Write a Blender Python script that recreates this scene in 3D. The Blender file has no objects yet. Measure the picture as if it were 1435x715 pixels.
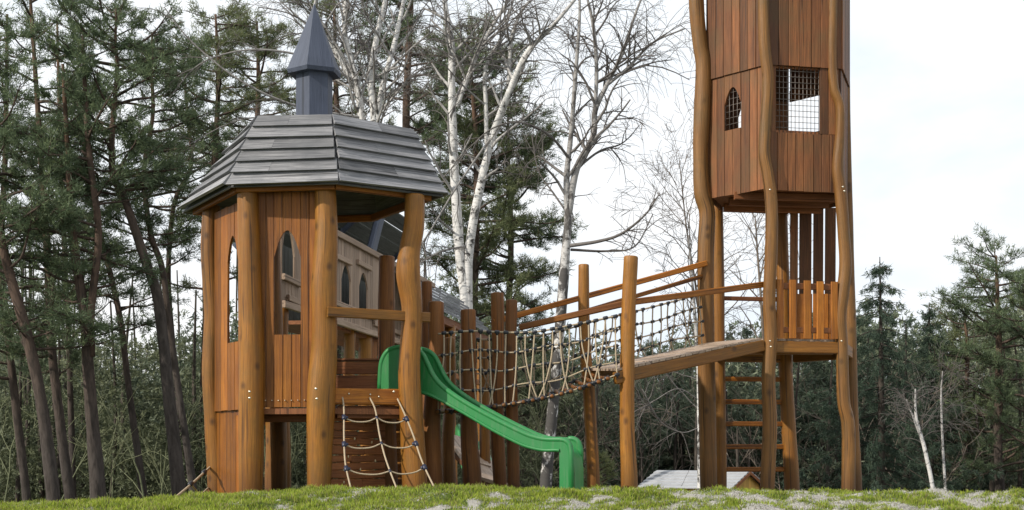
import bpy, math, random
import numpy as np
from mathutils import noise as mnoise, Vector

random.seed(7)
R = np.random.default_rng(11)
F, HX, HY, EYE = 1993.3, 717.5, 640.0, 0.5      # measured camera: 50 mm lens, horizon row, eye height


def P(px, py, Y):
    return np.array([(px - HX) * Y / F, Y, EYE - (py - HY) * Y / F])


def zat(py, Y):
    return EYE - (py - HY) * Y / F


scene = bpy.context.scene
COL = scene.collection


# ------------------------------------------------------------------ mesh helpers
def norm(a):
    a = np.asarray(a, float)
    n = np.linalg.norm(a)
    return a / n if n > 1e-9 else a


def cr(pts, per=6):
    """Catmull-Rom resample of a list of control rows."""
    p = np.asarray(pts, float)
    if len(p) < 3:
        return np.array([p[0] + (p[-1] - p[0]) * k / per for k in range(per + 1)])
    q = np.vstack([2 * p[0] - p[1], p, 2 * p[-1] - p[-2]])
    out = []
    for i in range(1, len(q) - 2):
        a, b, c, d = q[i - 1], q[i], q[i + 1], q[i + 2]
        for k in range(per):
            t = k / per
            out.append(0.5 * ((2 * b) + (c - a) * t + (2 * a - 5 * b + 4 * c - d) * t * t + (3 * b - a - 3 * c + d) * t ** 3))
    out.append(p[-1])
    return np.array(out)


class MB:
    def __init__(self):
        self.v, self.f3, self.f4, self.t, self.g = [], [], [], [], []
        self.n = 0
        self.q = {}

    def add(self, v, f4=None, f3=None, tint=0.5, grain=None, smooth=False, mi=0):
        v = np.asarray(v, float)
        n = len(v)
        self.v.append(v)
        tt = np.zeros((n, 4)); tt[:, 3] = 1
        tint = np.asarray(tint, float)
        if tint.ndim == 2:
            tt[:, :tint.shape[1]] = tint
        else:
            tt[:, 0] = tint
            tt[:, 1] = random.random()
        self.t.append(tt)
        self.g.append(v if grain is None else np.asarray(grain, float))
        if f4 is not None and len(f4):
            self.f4.append((np.asarray(f4, np.int64) + self.n, smooth, mi))
        if f3 is not None and len(f3):
            self.f3.append((np.asarray(f3, np.int64) + self.n, smooth, mi))
        self.n += n

    def hexa(self, c, tint=None, axis=0):
        """8 corners: 4 of one end ring then 4 of the other; length runs between the rings."""
        c = np.asarray(c, float)
        L = np.linalg.norm(c[4] - c[0])
        o = np.random.rand(3) * 0
        ro = R.random(3) * 7
        g = np.zeros((8, 3))
        for i in range(4):
            d = c[i] - c[0]
            g[i] = [np.dot(d, norm(c[1] - c[0])), np.dot(d, norm(c[3] - c[0])), 0]
            g[i + 4] = g[i] + [0, 0, L]
        g += ro
        self.add(c, [[0, 1, 2, 3], [4, 7, 6, 5], [0, 4, 5, 1], [1, 5, 6, 2], [2, 6, 7, 3], [3, 7, 4, 0]],
                 tint=R.random() if tint is None else tint, grain=g)

    def bar(self, p0, p1, w, h, up=(0, 0, 1), ch=0.008, tint=None, bow=0.0):
        """chamfered bar from p0 to p1; w across, h along `up`."""
        p0, p1 = np.asarray(p0, float), np.asarray(p1, float)
        d = norm(p1 - p0)
        s = norm(np.cross(d, up))
        u = np.cross(s, d)
        L = np.linalg.norm(p1 - p0)
        ch = min(ch, w * .4, h * .4)
        a, b = w / 2, h / 2
        prof = [(-a + ch, -b), (a - ch, -b), (a, -b + ch), (a, b - ch), (a - ch, b), (-a + ch, b), (-a, b - ch), (-a, -b + ch)]
        ns = 2 if bow == 0 else 6
        v, g = [], []
        ro = R.random(3) * 9
        for k in range(ns):
            t = k / (ns - 1)
            c = p0 + d * L * t + u * bow * math.sin(t * math.pi)
            for (x, y) in prof:
                v.append(c + s * x + u * y)
                g.append((x + ro[0], y + ro[1], L * t + ro[2]))
        f = []
        for k in range(ns - 1):
            for i in range(8):
                j = (i + 1) % 8
                f.append([k * 8 + i, k * 8 + j, k * 8 + 8 + j, k * 8 + 8 + i])
        e = (ns - 1) * 8
        f += [[3, 2, 1, 0], [7, 4, 3, 0], [7, 6, 5, 4], [e, e + 1, e + 2, e + 3], [e, e + 3, e + 4, e + 7], [e + 4, e + 5, e + 6, e + 7]]
        self.add(v, f, tint=R.random() if tint is None else tint, grain=g)

    def tube(self, pts, rad, seg=10, tint=None, rough=0.0, caps=True, mi=0, tints=None, round_end=False):
        pts = np.asarray(pts, float)
        n = len(pts)
        rad = np.broadcast_to(np.asarray(rad, float), (n,)).copy()
        if round_end and n > 2:
            d = norm(pts[-1] - pts[-2])
            pts = np.vstack([pts, pts[-1] + d * rad[-1] * .12, pts[-1] + d * rad[-1] * .2])
            rad = np.append(rad, [rad[-1] * .95, rad[-1] * .78])
            n += 2
        tan = np.gradient(pts, axis=0)
        tan /= np.maximum(np.linalg.norm(tan, axis=1, keepdims=True), 1e-9)
        ref = np.array([1., 0, 0]) if abs(tan[0][0]) < .8 else np.array([0, 1., 0])
        a = np.linspace(0, 2 * math.pi, seg, endpoint=False)
        V = np.zeros((n, seg, 3)); G = np.zeros((n, seg, 3))
        s = np.concatenate([[0], np.cumsum(np.linalg.norm(np.diff(pts, axis=0), axis=1))])
        ro = R.random(3) * 9
        u = norm(ref - tan[0] * np.dot(ref, tan[0]))
        ph = R.random() * 50
        for i in range(n):
            u = norm(u - tan[i] * np.dot(u, tan[i]))
            w = np.cross(tan[i], u)
            r = np.full(seg, rad[i])
            if rough:
                for k in range(seg):
                    q = Vector((math.cos(a[k]) * .8 + ph, math.sin(a[k]) * .8, s[i] * 1.3))
                    r[k] *= 1 + rough * mnoise.noise(q) + rough * .5 * mnoise.noise(q * 2.7)
            V[i] = pts[i] + np.outer(np.cos(a) * r, u) + np.outer(np.sin(a) * r, w)
            G[i, :, 0] = np.cos(a) * rad[i]; G[i, :, 1] = np.sin(a) * rad[i]; G[i, :, 2] = s[i]
        G += ro
        idx = np.arange(n * seg).reshape(n, seg)
        nx = np.roll(idx, -1, axis=1)
        f = np.stack([idx[:-1], nx[:-1], nx[1:], idx[1:]], axis=-1).reshape(-1, 4)
        v = V.reshape(-1, 3); g = G.reshape(-1, 3)
        if tints is not None:
            tt = np.repeat(np.asarray(tints, float), seg)
            if len(tt) < len(v):
                tt = np.append(tt, np.full(len(v) - len(tt), tt[-1]))
            tt = np.stack([tt, np.full(len(v), R.random())], axis=1)
        else:
            tt = np.zeros((len(v), 2)); tt[:, 0] = R.random() if tint is None else tint; tt[:, 1] = R.random()
        if caps:
            v = np.vstack([v, pts[0], pts[-1]]); g = np.vstack([g, g[0], g[-1]])
            tt = np.vstack([tt, tt[0], tt[-1]])
            c0, c1 = n * seg, n * seg + 1
            f3 = [[c0, nx[0, k], idx[0, k]] for k in range(seg)] + [[c1, idx[-1, k], nx[-1, k]] for k in range(seg)]
        else:
            f3 = None
        self.add(v, f, f3, tint=tt, grain=g, smooth=True, mi=mi)

    def ellip(self, c, r, seg=8, ring=5, tint=.5):
        v, f = [], []
        for i in range(ring + 1):
            p = math.pi * i / ring
            for k in range(seg):
                q = 2 * math.pi * k / seg
                v.append([c[0] + r[0] * math.sin(p) * math.cos(q), c[1] + r[1] * math.sin(p) * math.sin(q), c[2] - r[2] * math.cos(p)])
        for i in range(ring):
            for k in range(seg):
                f.append([i * seg + k, i * seg + (k + 1) % seg, (i + 1) * seg + (k + 1) % seg, (i + 1) * seg + k])
        self.add(v, f, tint=tint, smooth=True)

    def twig(self, pts, rad, tint, seg=3, mi=0):
        pts = np.asarray(pts, float)
        n = len(pts)
        self.q.setdefault((n, seg, mi), []).append((pts, np.broadcast_to(rad, (n,)), np.broadcast_to(tint, (n,))))

    def flush(self):
        for (n, seg, mi), L_ in self.q.items():
            Pn = np.array([a[0] for a in L_]); Rn = np.array([a[1] for a in L_]); Tn = np.array([a[2] for a in L_])
            m = len(L_)
            tan = np.gradient(Pn, axis=1)
            tan /= np.maximum(np.linalg.norm(tan, axis=2, keepdims=True), 1e-9)
            ref = np.where(abs(tan[:, :1, 0:1]) < .75, np.array([1., 0, 0]), np.array([0, 0, 1.]))
            u = np.cross(tan, np.broadcast_to(ref, tan.shape)); u /= np.maximum(np.linalg.norm(u, axis=2, keepdims=True), 1e-9)
            w = np.cross(tan, u)
            a = np.linspace(0, 2 * math.pi, seg, endpoint=False)
            V = Pn[:, :, None, :] + Rn[:, :, None, None] * (np.cos(a)[None, None, :, None] * u[:, :, None, :] + np.sin(a)[None, None, :, None] * w[:, :, None, :])
            idx = np.arange(m * n * seg).reshape(m, n, seg)
            nx = np.roll(idx, -1, axis=2)
            f = np.stack([idx[:, :-1], nx[:, :-1], nx[:, 1:], idx[:, 1:]], -1).reshape(-1, 4)
            tt = np.repeat(Tn.reshape(-1), seg)
            self.add(V.reshape(-1, 3), f, tint=np.stack([tt, tt * 0 + .5], 1), smooth=True, mi=mi)
        self.q = {}

    def build(self, name, mats, parent=None):
        self.flush()
        me = bpy.data.meshes.new(name)
        o = bpy.data.objects.new(name, me)
        COL.objects.link(o)
        off = np.zeros(3)
        if parent is not None:
            o.parent = parent
            off = np.array(parent.get('_base', (0, 0, 0)))
            o['_base'] = tuple(off)
        if self.n:
            V = np.concatenate(self.v) - off
            me.vertices.add(len(V))
            me.vertices.foreach_set('co', V.astype(np.float32).ravel())
            li, st, sm, mi = [], [], [], []
            pos = 0
            for fl, k in ((self.f4, 4), (self.f3, 3)):
                for (a, s, m) in fl:
                    li.append(a.ravel())
                    st.append(pos + np.arange(len(a)) * k)
                    pos += a.size
                    sm.append(np.full(len(a), s)); mi.append(np.full(len(a), m))
            li = np.concatenate(li); st = np.concatenate(st)
            me.loops.add(len(li)); me.loops.foreach_set('vertex_index', li.astype(np.int32))
            me.polygons.add(len(st)); me.polygons.foreach_set('loop_start', st.astype(np.int32))
            me.polygons.foreach_set('use_smooth', np.concatenate(sm))
            me.polygons.foreach_set('material_index', np.concatenate(mi).astype(np.int32))
            at = me.attributes.new('tint', 'FLOAT_COLOR', 'POINT')
            at.data.foreach_set('color', np.concatenate(self.t).astype(np.float32).ravel())
            ag = me.attributes.new('grain', 'FLOAT_VECTOR', 'POINT')
            ag.data.foreach_set('vector', np.concatenate(self.g).astype(np.float32).ravel())
            me.update(calc_edges=True)
        for m in (mats if isinstance(mats, (list, tuple)) else [mats]):
            me.materials.append(m)
        return o


def thing(name, label, cat, base, group=None):
    o = bpy.data.objects.new(name, None)
    COL.objects.link(o)
    o.location = base
    o['_base'] = tuple(float(x) for x in base)
    o['label'] = label; o['category'] = cat
    o.empty_display_size = .2
    if group:
        o['group'] = group
    return o


def tag(o, label=None, cat=None, group=None, kind=None):
    for k, v in (('label', label), ('category', cat), ('group', group), ('kind', kind)):
        if v:
            o[k] = v
    return o


# ------------------------------------------------------------------ materials
def new_mat(name):
    m = bpy.data.materials.new(name)
    m.use_nodes = True
    nt = m.node_tree
    nt.nodes.clear()
    out = nt.nodes.new('ShaderNodeOutputMaterial')
    b = nt.nodes.new('ShaderNodeBsdfPrincipled')
    nt.links.new(b.outputs[0], out.inputs[0])
    return m, nt, b, out


class NT:
    """small wrapper for building node trees"""
    def __init__(s, nt):
        s.nt = nt

    def n(s, t, **kw):
        x = s.nt.nodes.new(t)
        for k, v in kw.items():
            setattr(x, k, v)
        return x

    def l(s, a, b):
        s.nt.links.new(a, b)

    def attr(s, name):
        return s.n('ShaderNodeAttribute', attribute_name=name)

    def scale(s, vec, sc):
        x = s.n('ShaderNodeVectorMath', operation='MULTIPLY')
        s.l(vec, x.inputs[0]); x.inputs[1].default_value = sc
        return x.outputs[0]

    def noise(s, vec, scale=1, detail=4, rough=.55, dist=0):
        x = s.n('ShaderNodeTexNoise')
        s.l(vec, x.inputs['Vector'])
        x.inputs['Scale'].default_value = scale; x.inputs['Detail'].default_value = detail
        x.inputs['Roughness'].default_value = rough; x.inputs['Distortion'].default_value = dist
        return x.outputs[0]

    def ramp(s, fac, stops):
        x = s.n('ShaderNodeValToRGB')
        e = x.color_ramp.elements
        while len(e) < len(stops):
            e.new(.5)
        for i, (p, c) in enumerate(stops):
            e[i].position = p
            e[i].color = (c, c, c, 1) if isinstance(c, (int, float)) else (*c, 1)
        s.l(fac, x.inputs[0])
        return x.outputs[0]

    def mix(s, fac, a, b, mode='MIX'):
        x = s.n('ShaderNodeMix', data_type='RGBA', blend_type=mode)
        for v, i in ((fac, 0), (a, 6), (b, 7)):
            if isinstance(v, (int, float)):
                x.inputs[i].default_value = v if i == 0 else (v, v, v, 1)
            elif isinstance(v, tuple):
                x.inputs[i].default_value = (*v, 1)
            else:
                s.l(v, x.inputs[i])
        return x.outputs[2]

    def math(s, op, a, b=0.0):
        x = s.n('ShaderNodeMath', operation=op)
        for v, i in ((a, 0), (b, 1)):
            if isinstance(v, (int, float)):
                x.inputs[i].default_value = v
            else:
                s.l(v, x.inputs[i])
        return x.outputs[0]

    def bump(s, h, strength, dist, b):
        x = s.n('ShaderNodeBump')
        x.inputs['Strength'].default_value = strength; x.inputs['Distance'].default_value = dist
        s.l(h, x.inputs['Height']); s.l(x.outputs[0], b.inputs['Normal'])


def sep(w, col):
    x = w.n('ShaderNodeSeparateColor')
    w.l(col, x.inputs[0])
    return x.outputs


def wood(name, a, b, dark, rough=.62, tint=.5, streak=.6, patch=.5, patch_col=None, knots=False, spec=.3, foot=False):
    m, nt, bs, out = new_mat(name)
    w = NT(nt)
    g = w.attr('grain').outputs['Vector']
    t = sep(w, w.attr('tint').outputs['Color'])
    n1 = w.noise(w.scale(g, (9, 9, .9)), 1, 5, .6, .5)
    base = w.ramp(n1, [(.3, a), (.7, b)])
    n2 = w.noise(w.scale(g, (85, 85, 2.2)), 1, 4, .65)
    fib = w.ramp(n2, [(.36, 0.0), (.62, 1.0)])
    base = w.mix(streak, base, w.mix(fib, dark, base))
    n4 = w.noise(w.scale(g, (24, 24, .45)), 1, 3, .5, .3)
    crack = w.ramp(n4, [(.335, 1.0), (.385, 0.0)])
    base = w.mix(w.math('MULTIPLY', crack, .75), base, tuple(x * .35 for x in dark))
    tc = w.n('ShaderNodeTexCoord').outputs['Object']
    n3 = w.noise(tc, 2.3, 5, .62, .4)
    base = w.mix(w.math('MULTIPLY', w.ramp(n3, [(.45, 0.0), (.72, 1.0)]), patch), base, patch_col or dark)
    if knots:
        vo = w.n('ShaderNodeTexVoronoi')
        w.l(w.scale(g, (2.6, 2.6, 1.9)), vo.inputs['Vector'])
        vo.inputs['Scale'].default_value = 1.7
        k = w.ramp(vo.outputs['Distance'], [(.06, 1.0), (.22, 0.0)])
        base = w.mix(w.math('MULTIPLY', k, .7), base, tuple(x * .45 for x in dark))
    if foot:   # damp, dirty foot of logs standing in the soil
        z = w.n('ShaderNodeSeparateXYZ'); geo = w.n('ShaderNodeNewGeometry')
        w.l(geo.outputs['Position'], z.inputs[0])
        zz = w.math('ADD', z.outputs[2], w.math('MULTIPLY', n3, .35))
        base = w.mix(w.ramp(zz, [(.18, .6), (.62, 0.0)]), base, tuple(x * .7 for x in dark))
    v = w.math('ADD', w.math('MULTIPLY', t[0], tint), 1 - tint * .5)
    vm = w.n('ShaderNodeVectorMath', operation='SCALE')
    w.l(base, vm.inputs[0]); w.l(v, vm.inputs['Scale'])
    w.l(vm.outputs[0], bs.inputs['Base Color'])
    bs.inputs['Roughness'].default_value = rough
    bs.inputs['Specular IOR Level'].default_value = spec
    w.bump(w.math('ADD', n2, w.math('MULTIPLY', n1, 1.2)), .45, .012, bs)
    return m


M = {}
M['log'] = wood('log_stain', (0.3084, 0.1316, 0.0164), (0.2044, 0.0776, 0.0083), (0.0810, 0.0280, 0.0049), .48, .45, .55, .7, (0.1311, 0.0680, 0.0131), True, .35, True)
M['log_dark'] = wood('log_stain_brown', (0.2401, 0.0914, 0.0191), (0.1468, 0.0525, 0.0102), (0.0711, 0.0238, 0.0062), .55, .45, .55, .7, (0.0978, 0.0508, 0.0164), True, .3, True)
M['log_tower'] = wood('log_stain_tower', (0.2325, 0.1104, 0.0288), (0.1453, 0.0634, 0.0144), (0.0581, 0.0261, 0.0078), .5, .4, .6, .8, (0.1053, 0.0586, 0.0180), True, .3, True)
M['plank'] = wood('plank_orange', (0.3439, 0.1290, 0.0130), (0.2168, 0.0683, 0.0054), (0.0859, 0.0237, 0.0032), .5, .8, .6, .55, (0.1196, 0.0391, 0.0065))
M['plank_tower'] = wood('plank_red_brown', (0.2176, 0.0826, 0.0268), (0.1184, 0.0428, 0.0141), (0.0534, 0.0206, 0.0084), .6, .95, .7, .75, (0.0993, 0.0531, 0.0197))
M['plank_dark'] = wood('plank_dark_brown', (.26, .10, .035), (.16, .056, .018), (.08, .03, .012), .6, .5, .5, .4)
M['deck'] = wood('deck_worn', (.44, .35, .27), (.30, .22, .16), (.16, .10, .065), .5, .5, .5, .5)
M['roofwood'] = wood('weathered_shingle', (.33, .325, .335), (.18, .182, .195), (.055, .058, .066), .7, .6, .8, .75, (.12, .125, .135))
M['greywood'] = wood('bleached_plank', (.42, .315, .24), (.30, .215, .155), (.15, .10, .07), .75, .35, .5, .4, (.28, .21, .16))
M['roofunder'] = wood('roof_underside', (.105, .115, .105), (.07, .078, .07), (.035, .04, .037), .7, .4, .5, .4)  # dark tone puts the shade beneath the roof boards into the wood colour
M['bluewood'] = wood('slate_paint', (.07, .084, .122), (.05, .061, .092), (.03, .037, .056), .6, .25, .35, .4)
M['cabinwood'] = wood('cabin_plank', (.60, .38, .10), (.48, .28, .065), (.28, .15, .04), .6, .5, .4, .3)


def simple(name, col, rough=.5, metal=0., nscale=8, namt=.25, spec=.4, bump=0):
    m, nt, b, out = new_mat(name)
    w = NT(nt)
    tc = w.n('ShaderNodeTexCoord').outputs['Object']
    n = w.noise(tc, nscale, 5, .6)
    c = w.mix(w.math('MULTIPLY', w.ramp(n, [(.35, 0.0), (.7, 1.0)]), namt), col, tuple(x * .45 for x in col))
    w.l(c, b.inputs['Base Color'])
    b.inputs['Roughness'].default_value = rough; b.inputs['Metallic'].default_value = metal
    b.inputs['Specular IOR Level'].default_value = spec
    if bump:
        w.bump(n, bump, .01, b)
    return m


def slide_mat():
    m, nt, b, out = new_mat('green_plastic')
    w = NT(nt)
    tc = w.n('ShaderNodeTexCoord').outputs['Object']
    n = w.noise(tc, 2.2, 5, .6)
    n2 = w.noise(w.scale(tc, (30, 30, 3)), 1, 4, .6)
    c = w.mix(w.ramp(n, [(.35, 0.0), (.75, .5)]), (.016, .185, .046), (.034, .155, .056))
    c = w.mix(w.math('MULTIPLY', w.ramp(n2, [(.52, 0.0), (.72, 1.0)]), .34), c, (.15, .20, .13))
    w.l(c, b.inputs['Base Color'])
    w.l(w.ramp(n, [(.3, .33), (.7, .5)]), b.inputs['Roughness'])
    b.inputs['Specular IOR Level'].default_value = .45
    return m


M['green'] = slide_mat()
M['rope'] = simple('rope_fibre', (.41, .33, .23), .85, 0, 60, .5, .2, .4)
M['clamp'] = simple('black_clamp', (.018, .02, .026), .45)
M['clamp_blue'] = simple('navy_clamp', (.016, .02, .045), .4)
M['bolt'] = simple('steel_bolt', (.7, .66, .55), .3, .9)
M['wire'] = simple('galvanised_wire', (.20, .17, .15), .5, .5)
M['cabinroof'] = simple('pale_roof_felt', (.33, .34, .36), .7, 0, 3, .35)
M['hold'] = simple('resin_hold', (.5, .40, .24), .6)


def bark_mat(name, low, high, dark, zs):
    m, nt, b, out = new_mat(name)
    w = NT(nt)
    g = w.attr('grain').outputs['Vector']
    t = sep(w, w.attr('tint').outputs['Color'])
    n = w.noise(w.scale(g, zs), 1, 6, .65, .6)
    base = w.mix(t[0], low, high)
    c = w.mix(w.ramp(n, [(.35, .85), (.62, 0.0)]), base, dark)
    w.l(c, b.inputs['Base Color'])
    b.inputs['Roughness'].default_value = .9
    b.inputs['Specular IOR Level'].default_value = .15
    w.bump(n, .8, .04, b)
    return m


M['pinebark'] = bark_mat('pine_bark', (.070, .060, .054), (.15, .088, .056), (.028, .024, .021), (9, 9, 2.5))
M['darkbark'] = bark_mat('spruce_bark', (.06, .05, .042), (.10, .085, .07), (.02, .017, .015), (9, 9, 3))


def birch_mat():
    m, nt, b, out = new_mat('birch_bark')
    w = NT(nt)
    g = w.attr('grain').outputs['Vector']
    t = sep(w, w.attr('tint').outputs['Color'])      # 0 = thick white stem, 1 = thin dark twig
    n1 = w.noise(w.scale(g, (5, 5, 11)), 1, 4, .6, .8)
    n2 = w.noise(w.scale(g, (4, 4, 2.6)), 1, 5, .65, .5)
    n3 = w.noise(w.scale(g, (3, 3, 45)), 1, 3, .5)
    white = w.mix(w.ramp(n3, [(.45, 0.0), (.7, .6)]), (.58, .57, .555), (.33, .32, .31))
    mark = w.math('MAXIMUM', w.ramp(n1, [(.58, 0.0), (.64, 1.0)]), w.ramp(w.math('SUBTRACT', n2, w.math('MULTIPLY', t[2], -.11)), [(.56, 0.0), (.64, 1.0)]))
    c = w.mix(w.math('MULTIPLY', mark, .93), white, (.03, .027, .025))
    twig = w.mix(n1, (.065, .056, .052), (.16, .148, .14))
    c = w.mix(t[0], c, twig)
    w.l(c, b.inputs['Base Color'])
    b.inputs['Roughness'].default_value = .8
    b.inputs['Specular IOR Level'].default_value = .2
    w.bump(n1, .3, .02, b)
    return m


M['birch'] = birch_mat()
M['twig'] = bark_mat('shrub_twig', (.17, .14, .115), (.24, .20, .165), (.07, .055, .045), (20, 20, 4))


def leaf_mat(name, dark, mid, light, trans=.3):
    m, nt, b, out = new_mat(name)
    w = NT(nt)
    t = sep(w, w.attr('tint').outputs['Color'])
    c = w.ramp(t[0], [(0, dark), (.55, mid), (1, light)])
    w.l(c, b.inputs['Base Color'])
    b.inputs['Roughness'].default_value = .6
    b.inputs['Specular IOR Level'].default_value = .25
    tr = w.n('ShaderNodeBsdfTranslucent'); w.l(c, tr.inputs[0])
    mx = w.n('ShaderNodeMixShader'); mx.inputs[0].default_value = trans
    w.l(b.outputs[0], mx.inputs[1]); w.l(tr.outputs[0], mx.inputs[2]); w.l(mx.outputs[0], out.inputs[0])
    return m


M['needle'] = leaf_mat('pine_needles', (.055, .080, .048), (.105, .145, .075), (.20, .245, .115))
M['needle_olive'] = leaf_mat('pine_needles_olive', (.065, .084, .044), (.13, .155, .07), (.24, .26, .12))
M['spruce'] = leaf_mat('spruce_needles', (.026, .044, .032), (.052, .08, .052), (.10, .135, .08))
M['wood_far'] = leaf_mat('far_needles', (.075, .10, .070), (.13, .16, .105), (.24, .26, .17))  # far foliage lightened and greyed so its colour carries the haze
M['brush'] = leaf_mat('undergrowth_leaves', (.07, .085, .05), (.125, .145, .08), (.24, .26, .15))


def grass_mat():
    m, nt, b, out = new_mat('grass_blades')
    w = NT(nt)
    c = w.attr('tint').outputs['Color']
    w.l(c, b.inputs['Base Color'])
    b.inputs['Roughness'].default_value = .55
    b.inputs['Specular IOR Level'].default_value = .25
    tr = w.n('ShaderNodeBsdfTranslucent'); w.l(c, tr.inputs[0])
    mx = w.n('ShaderNodeMixShader'); mx.inputs[0].default_value = .35
    w.l(b.outputs[0], mx.inputs[1]); w.l(tr.outputs[0], mx.inputs[2]); w.l(mx.outputs[0], out.inputs[0])
    return m


M['grass'] = grass_mat()


def ground_mat():
    m, nt, b, out = new_mat('meadow_soil')
    w = NT(nt)
    t = sep(w, w.attr('tint').outputs['Color'])     # r green, g forest floor
    geo = w.n('ShaderNodeNewGeometry').outputs['Position']
    n = w.noise(geo, 14, 6, .7)
    n2 = w.noise(geo, 70, 4, .6)
    straw = w.mix(n2, (.22, .21, .185), (.48, .465, .43))
    green = w.mix(n2, (.05, .075, .015), (.10, .135, .03))
    c = w.mix(w.ramp(w.math('ADD', t[0], w.math('MULTIPLY', w.math('SUBTRACT', n, .5), .9)), [(.4, 0.0), (.6, 1.0)]), straw, green)
    c = w.mix(t[1], c, w.mix(n, (.05, .046, .03), (.12, .10, .07)))
    w.l(c, b.inputs['Base Color'])
    b.inputs['Roughness'].default_value = .95
    b.inputs['Specular IOR Level'].default_value = .1
    w.bump(w.math('ADD', n, n2), .7, .03, b)
    return m


M['ground'] = ground_mat()

# ------------------------------------------------------------------ terrain
CREST_Y = 14.5
_cp = np.array([-400, 0, 60, 140, 190, 230, 262, 300, 440, 640, 860, 1000, 1200, 1435, 1800])
_cy = np.array([706, 709, 706, 701, 699, 701, 694, 690, 686, 685, 686, 689, 690, 693, 694])
_cx = (_cp - HX) * CREST_Y / F
_cz = EYE - (_cy - HY) * CREST_Y / F - .045


def fbm(x, y, s, oct=4):
    return mnoise.fractal(Vector((x * s, y * s, 3.7)), 1.0, 2.0, oct)


def ground_z(x, y):
    h = float(np.interp(x, _cx, _cz))
    d = y - CREST_Y
    if d < 0:
        z = h + .030 * d - .0042 * d * d
        z = max(z, -2.2)
    else:
        z = h - .012 * d - .0042 * d * d
        if z < -1.9:
            z = -1.9
        if y > 80:
            z += 9.5 * (1 - math.cos(min(1, (y - 80) / 110) * math.pi)) / 2
    if 4 < y < 40:
        z += .028 * fbm(x, y, 1.3, 3) + .075 * fbm(x + 9, y * .8, 2.9, 4)
    return z


def greenness(x, y):
    px = HX + F * x / max(y, 1)
    g = np.interp(px, [0, 250, 420, 500, 800, 900, 1050, 1435], [1.0, .94, .80, .68, .66, .55, .46, .40])
    n = .55 * fbm(x + 30, y * .7, 2.1, 4) + .55 * fbm(x + 5, y * 1.0 + 40, 7.0, 3)
    return float(np.clip(g + n, 0, 1))


def axis(parts):
    out = []
    for a, b, s in parts:
        out += list(np.arange(a, b, s))
    return np.array(out + [parts[-1][1]])


gx = axis([(-260, -60, 20), (-60, -14, 3), (-14, -8, .5), (-8, 8, .09), (8, 14, .5), (14, 60, 3), (60, 260, 20)])
gy = axis([(-30, 0, 6), (0, 9, .5), (9, 18, .09), (18, 30, .5), (30, 80, 3), (80, 200, 8), (200, 500, 50)])
mb = MB()
NX, NY = len(gx), len(gy)
GV = np.zeros((NY, NX, 3)); GT = np.zeros((NY, NX, 4)); GT[..., 3] = 1
for j, y in enumerate(gy):
    fine = 9 <= y <= 18
    for i, x in enumerate(gx):
        GV[j, i] = (x, y, ground_z(x, y))
        if y < 26 and abs(x) < 14:
            GT[j, i, 0] = greenness(x, y)
        elif y < 26:
            GT[j, i, 0] = .6
        GT[j, i, 1] = np.clip((y - 24) / 8, 0, 1)
idx = np.arange(NX * NY).reshape(NY, NX)
f = np.stack([idx[:-1, :-1], idx[:-1, 1:], idx[1:, 1:], idx[1:, :-1]], -1).reshape(-1, 4)
mb.add(GV.reshape(-1, 3), f, tint=GT.reshape(-1, 4), smooth=True)
tag(mb.build('ground', M['ground']), kind='structure')


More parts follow.
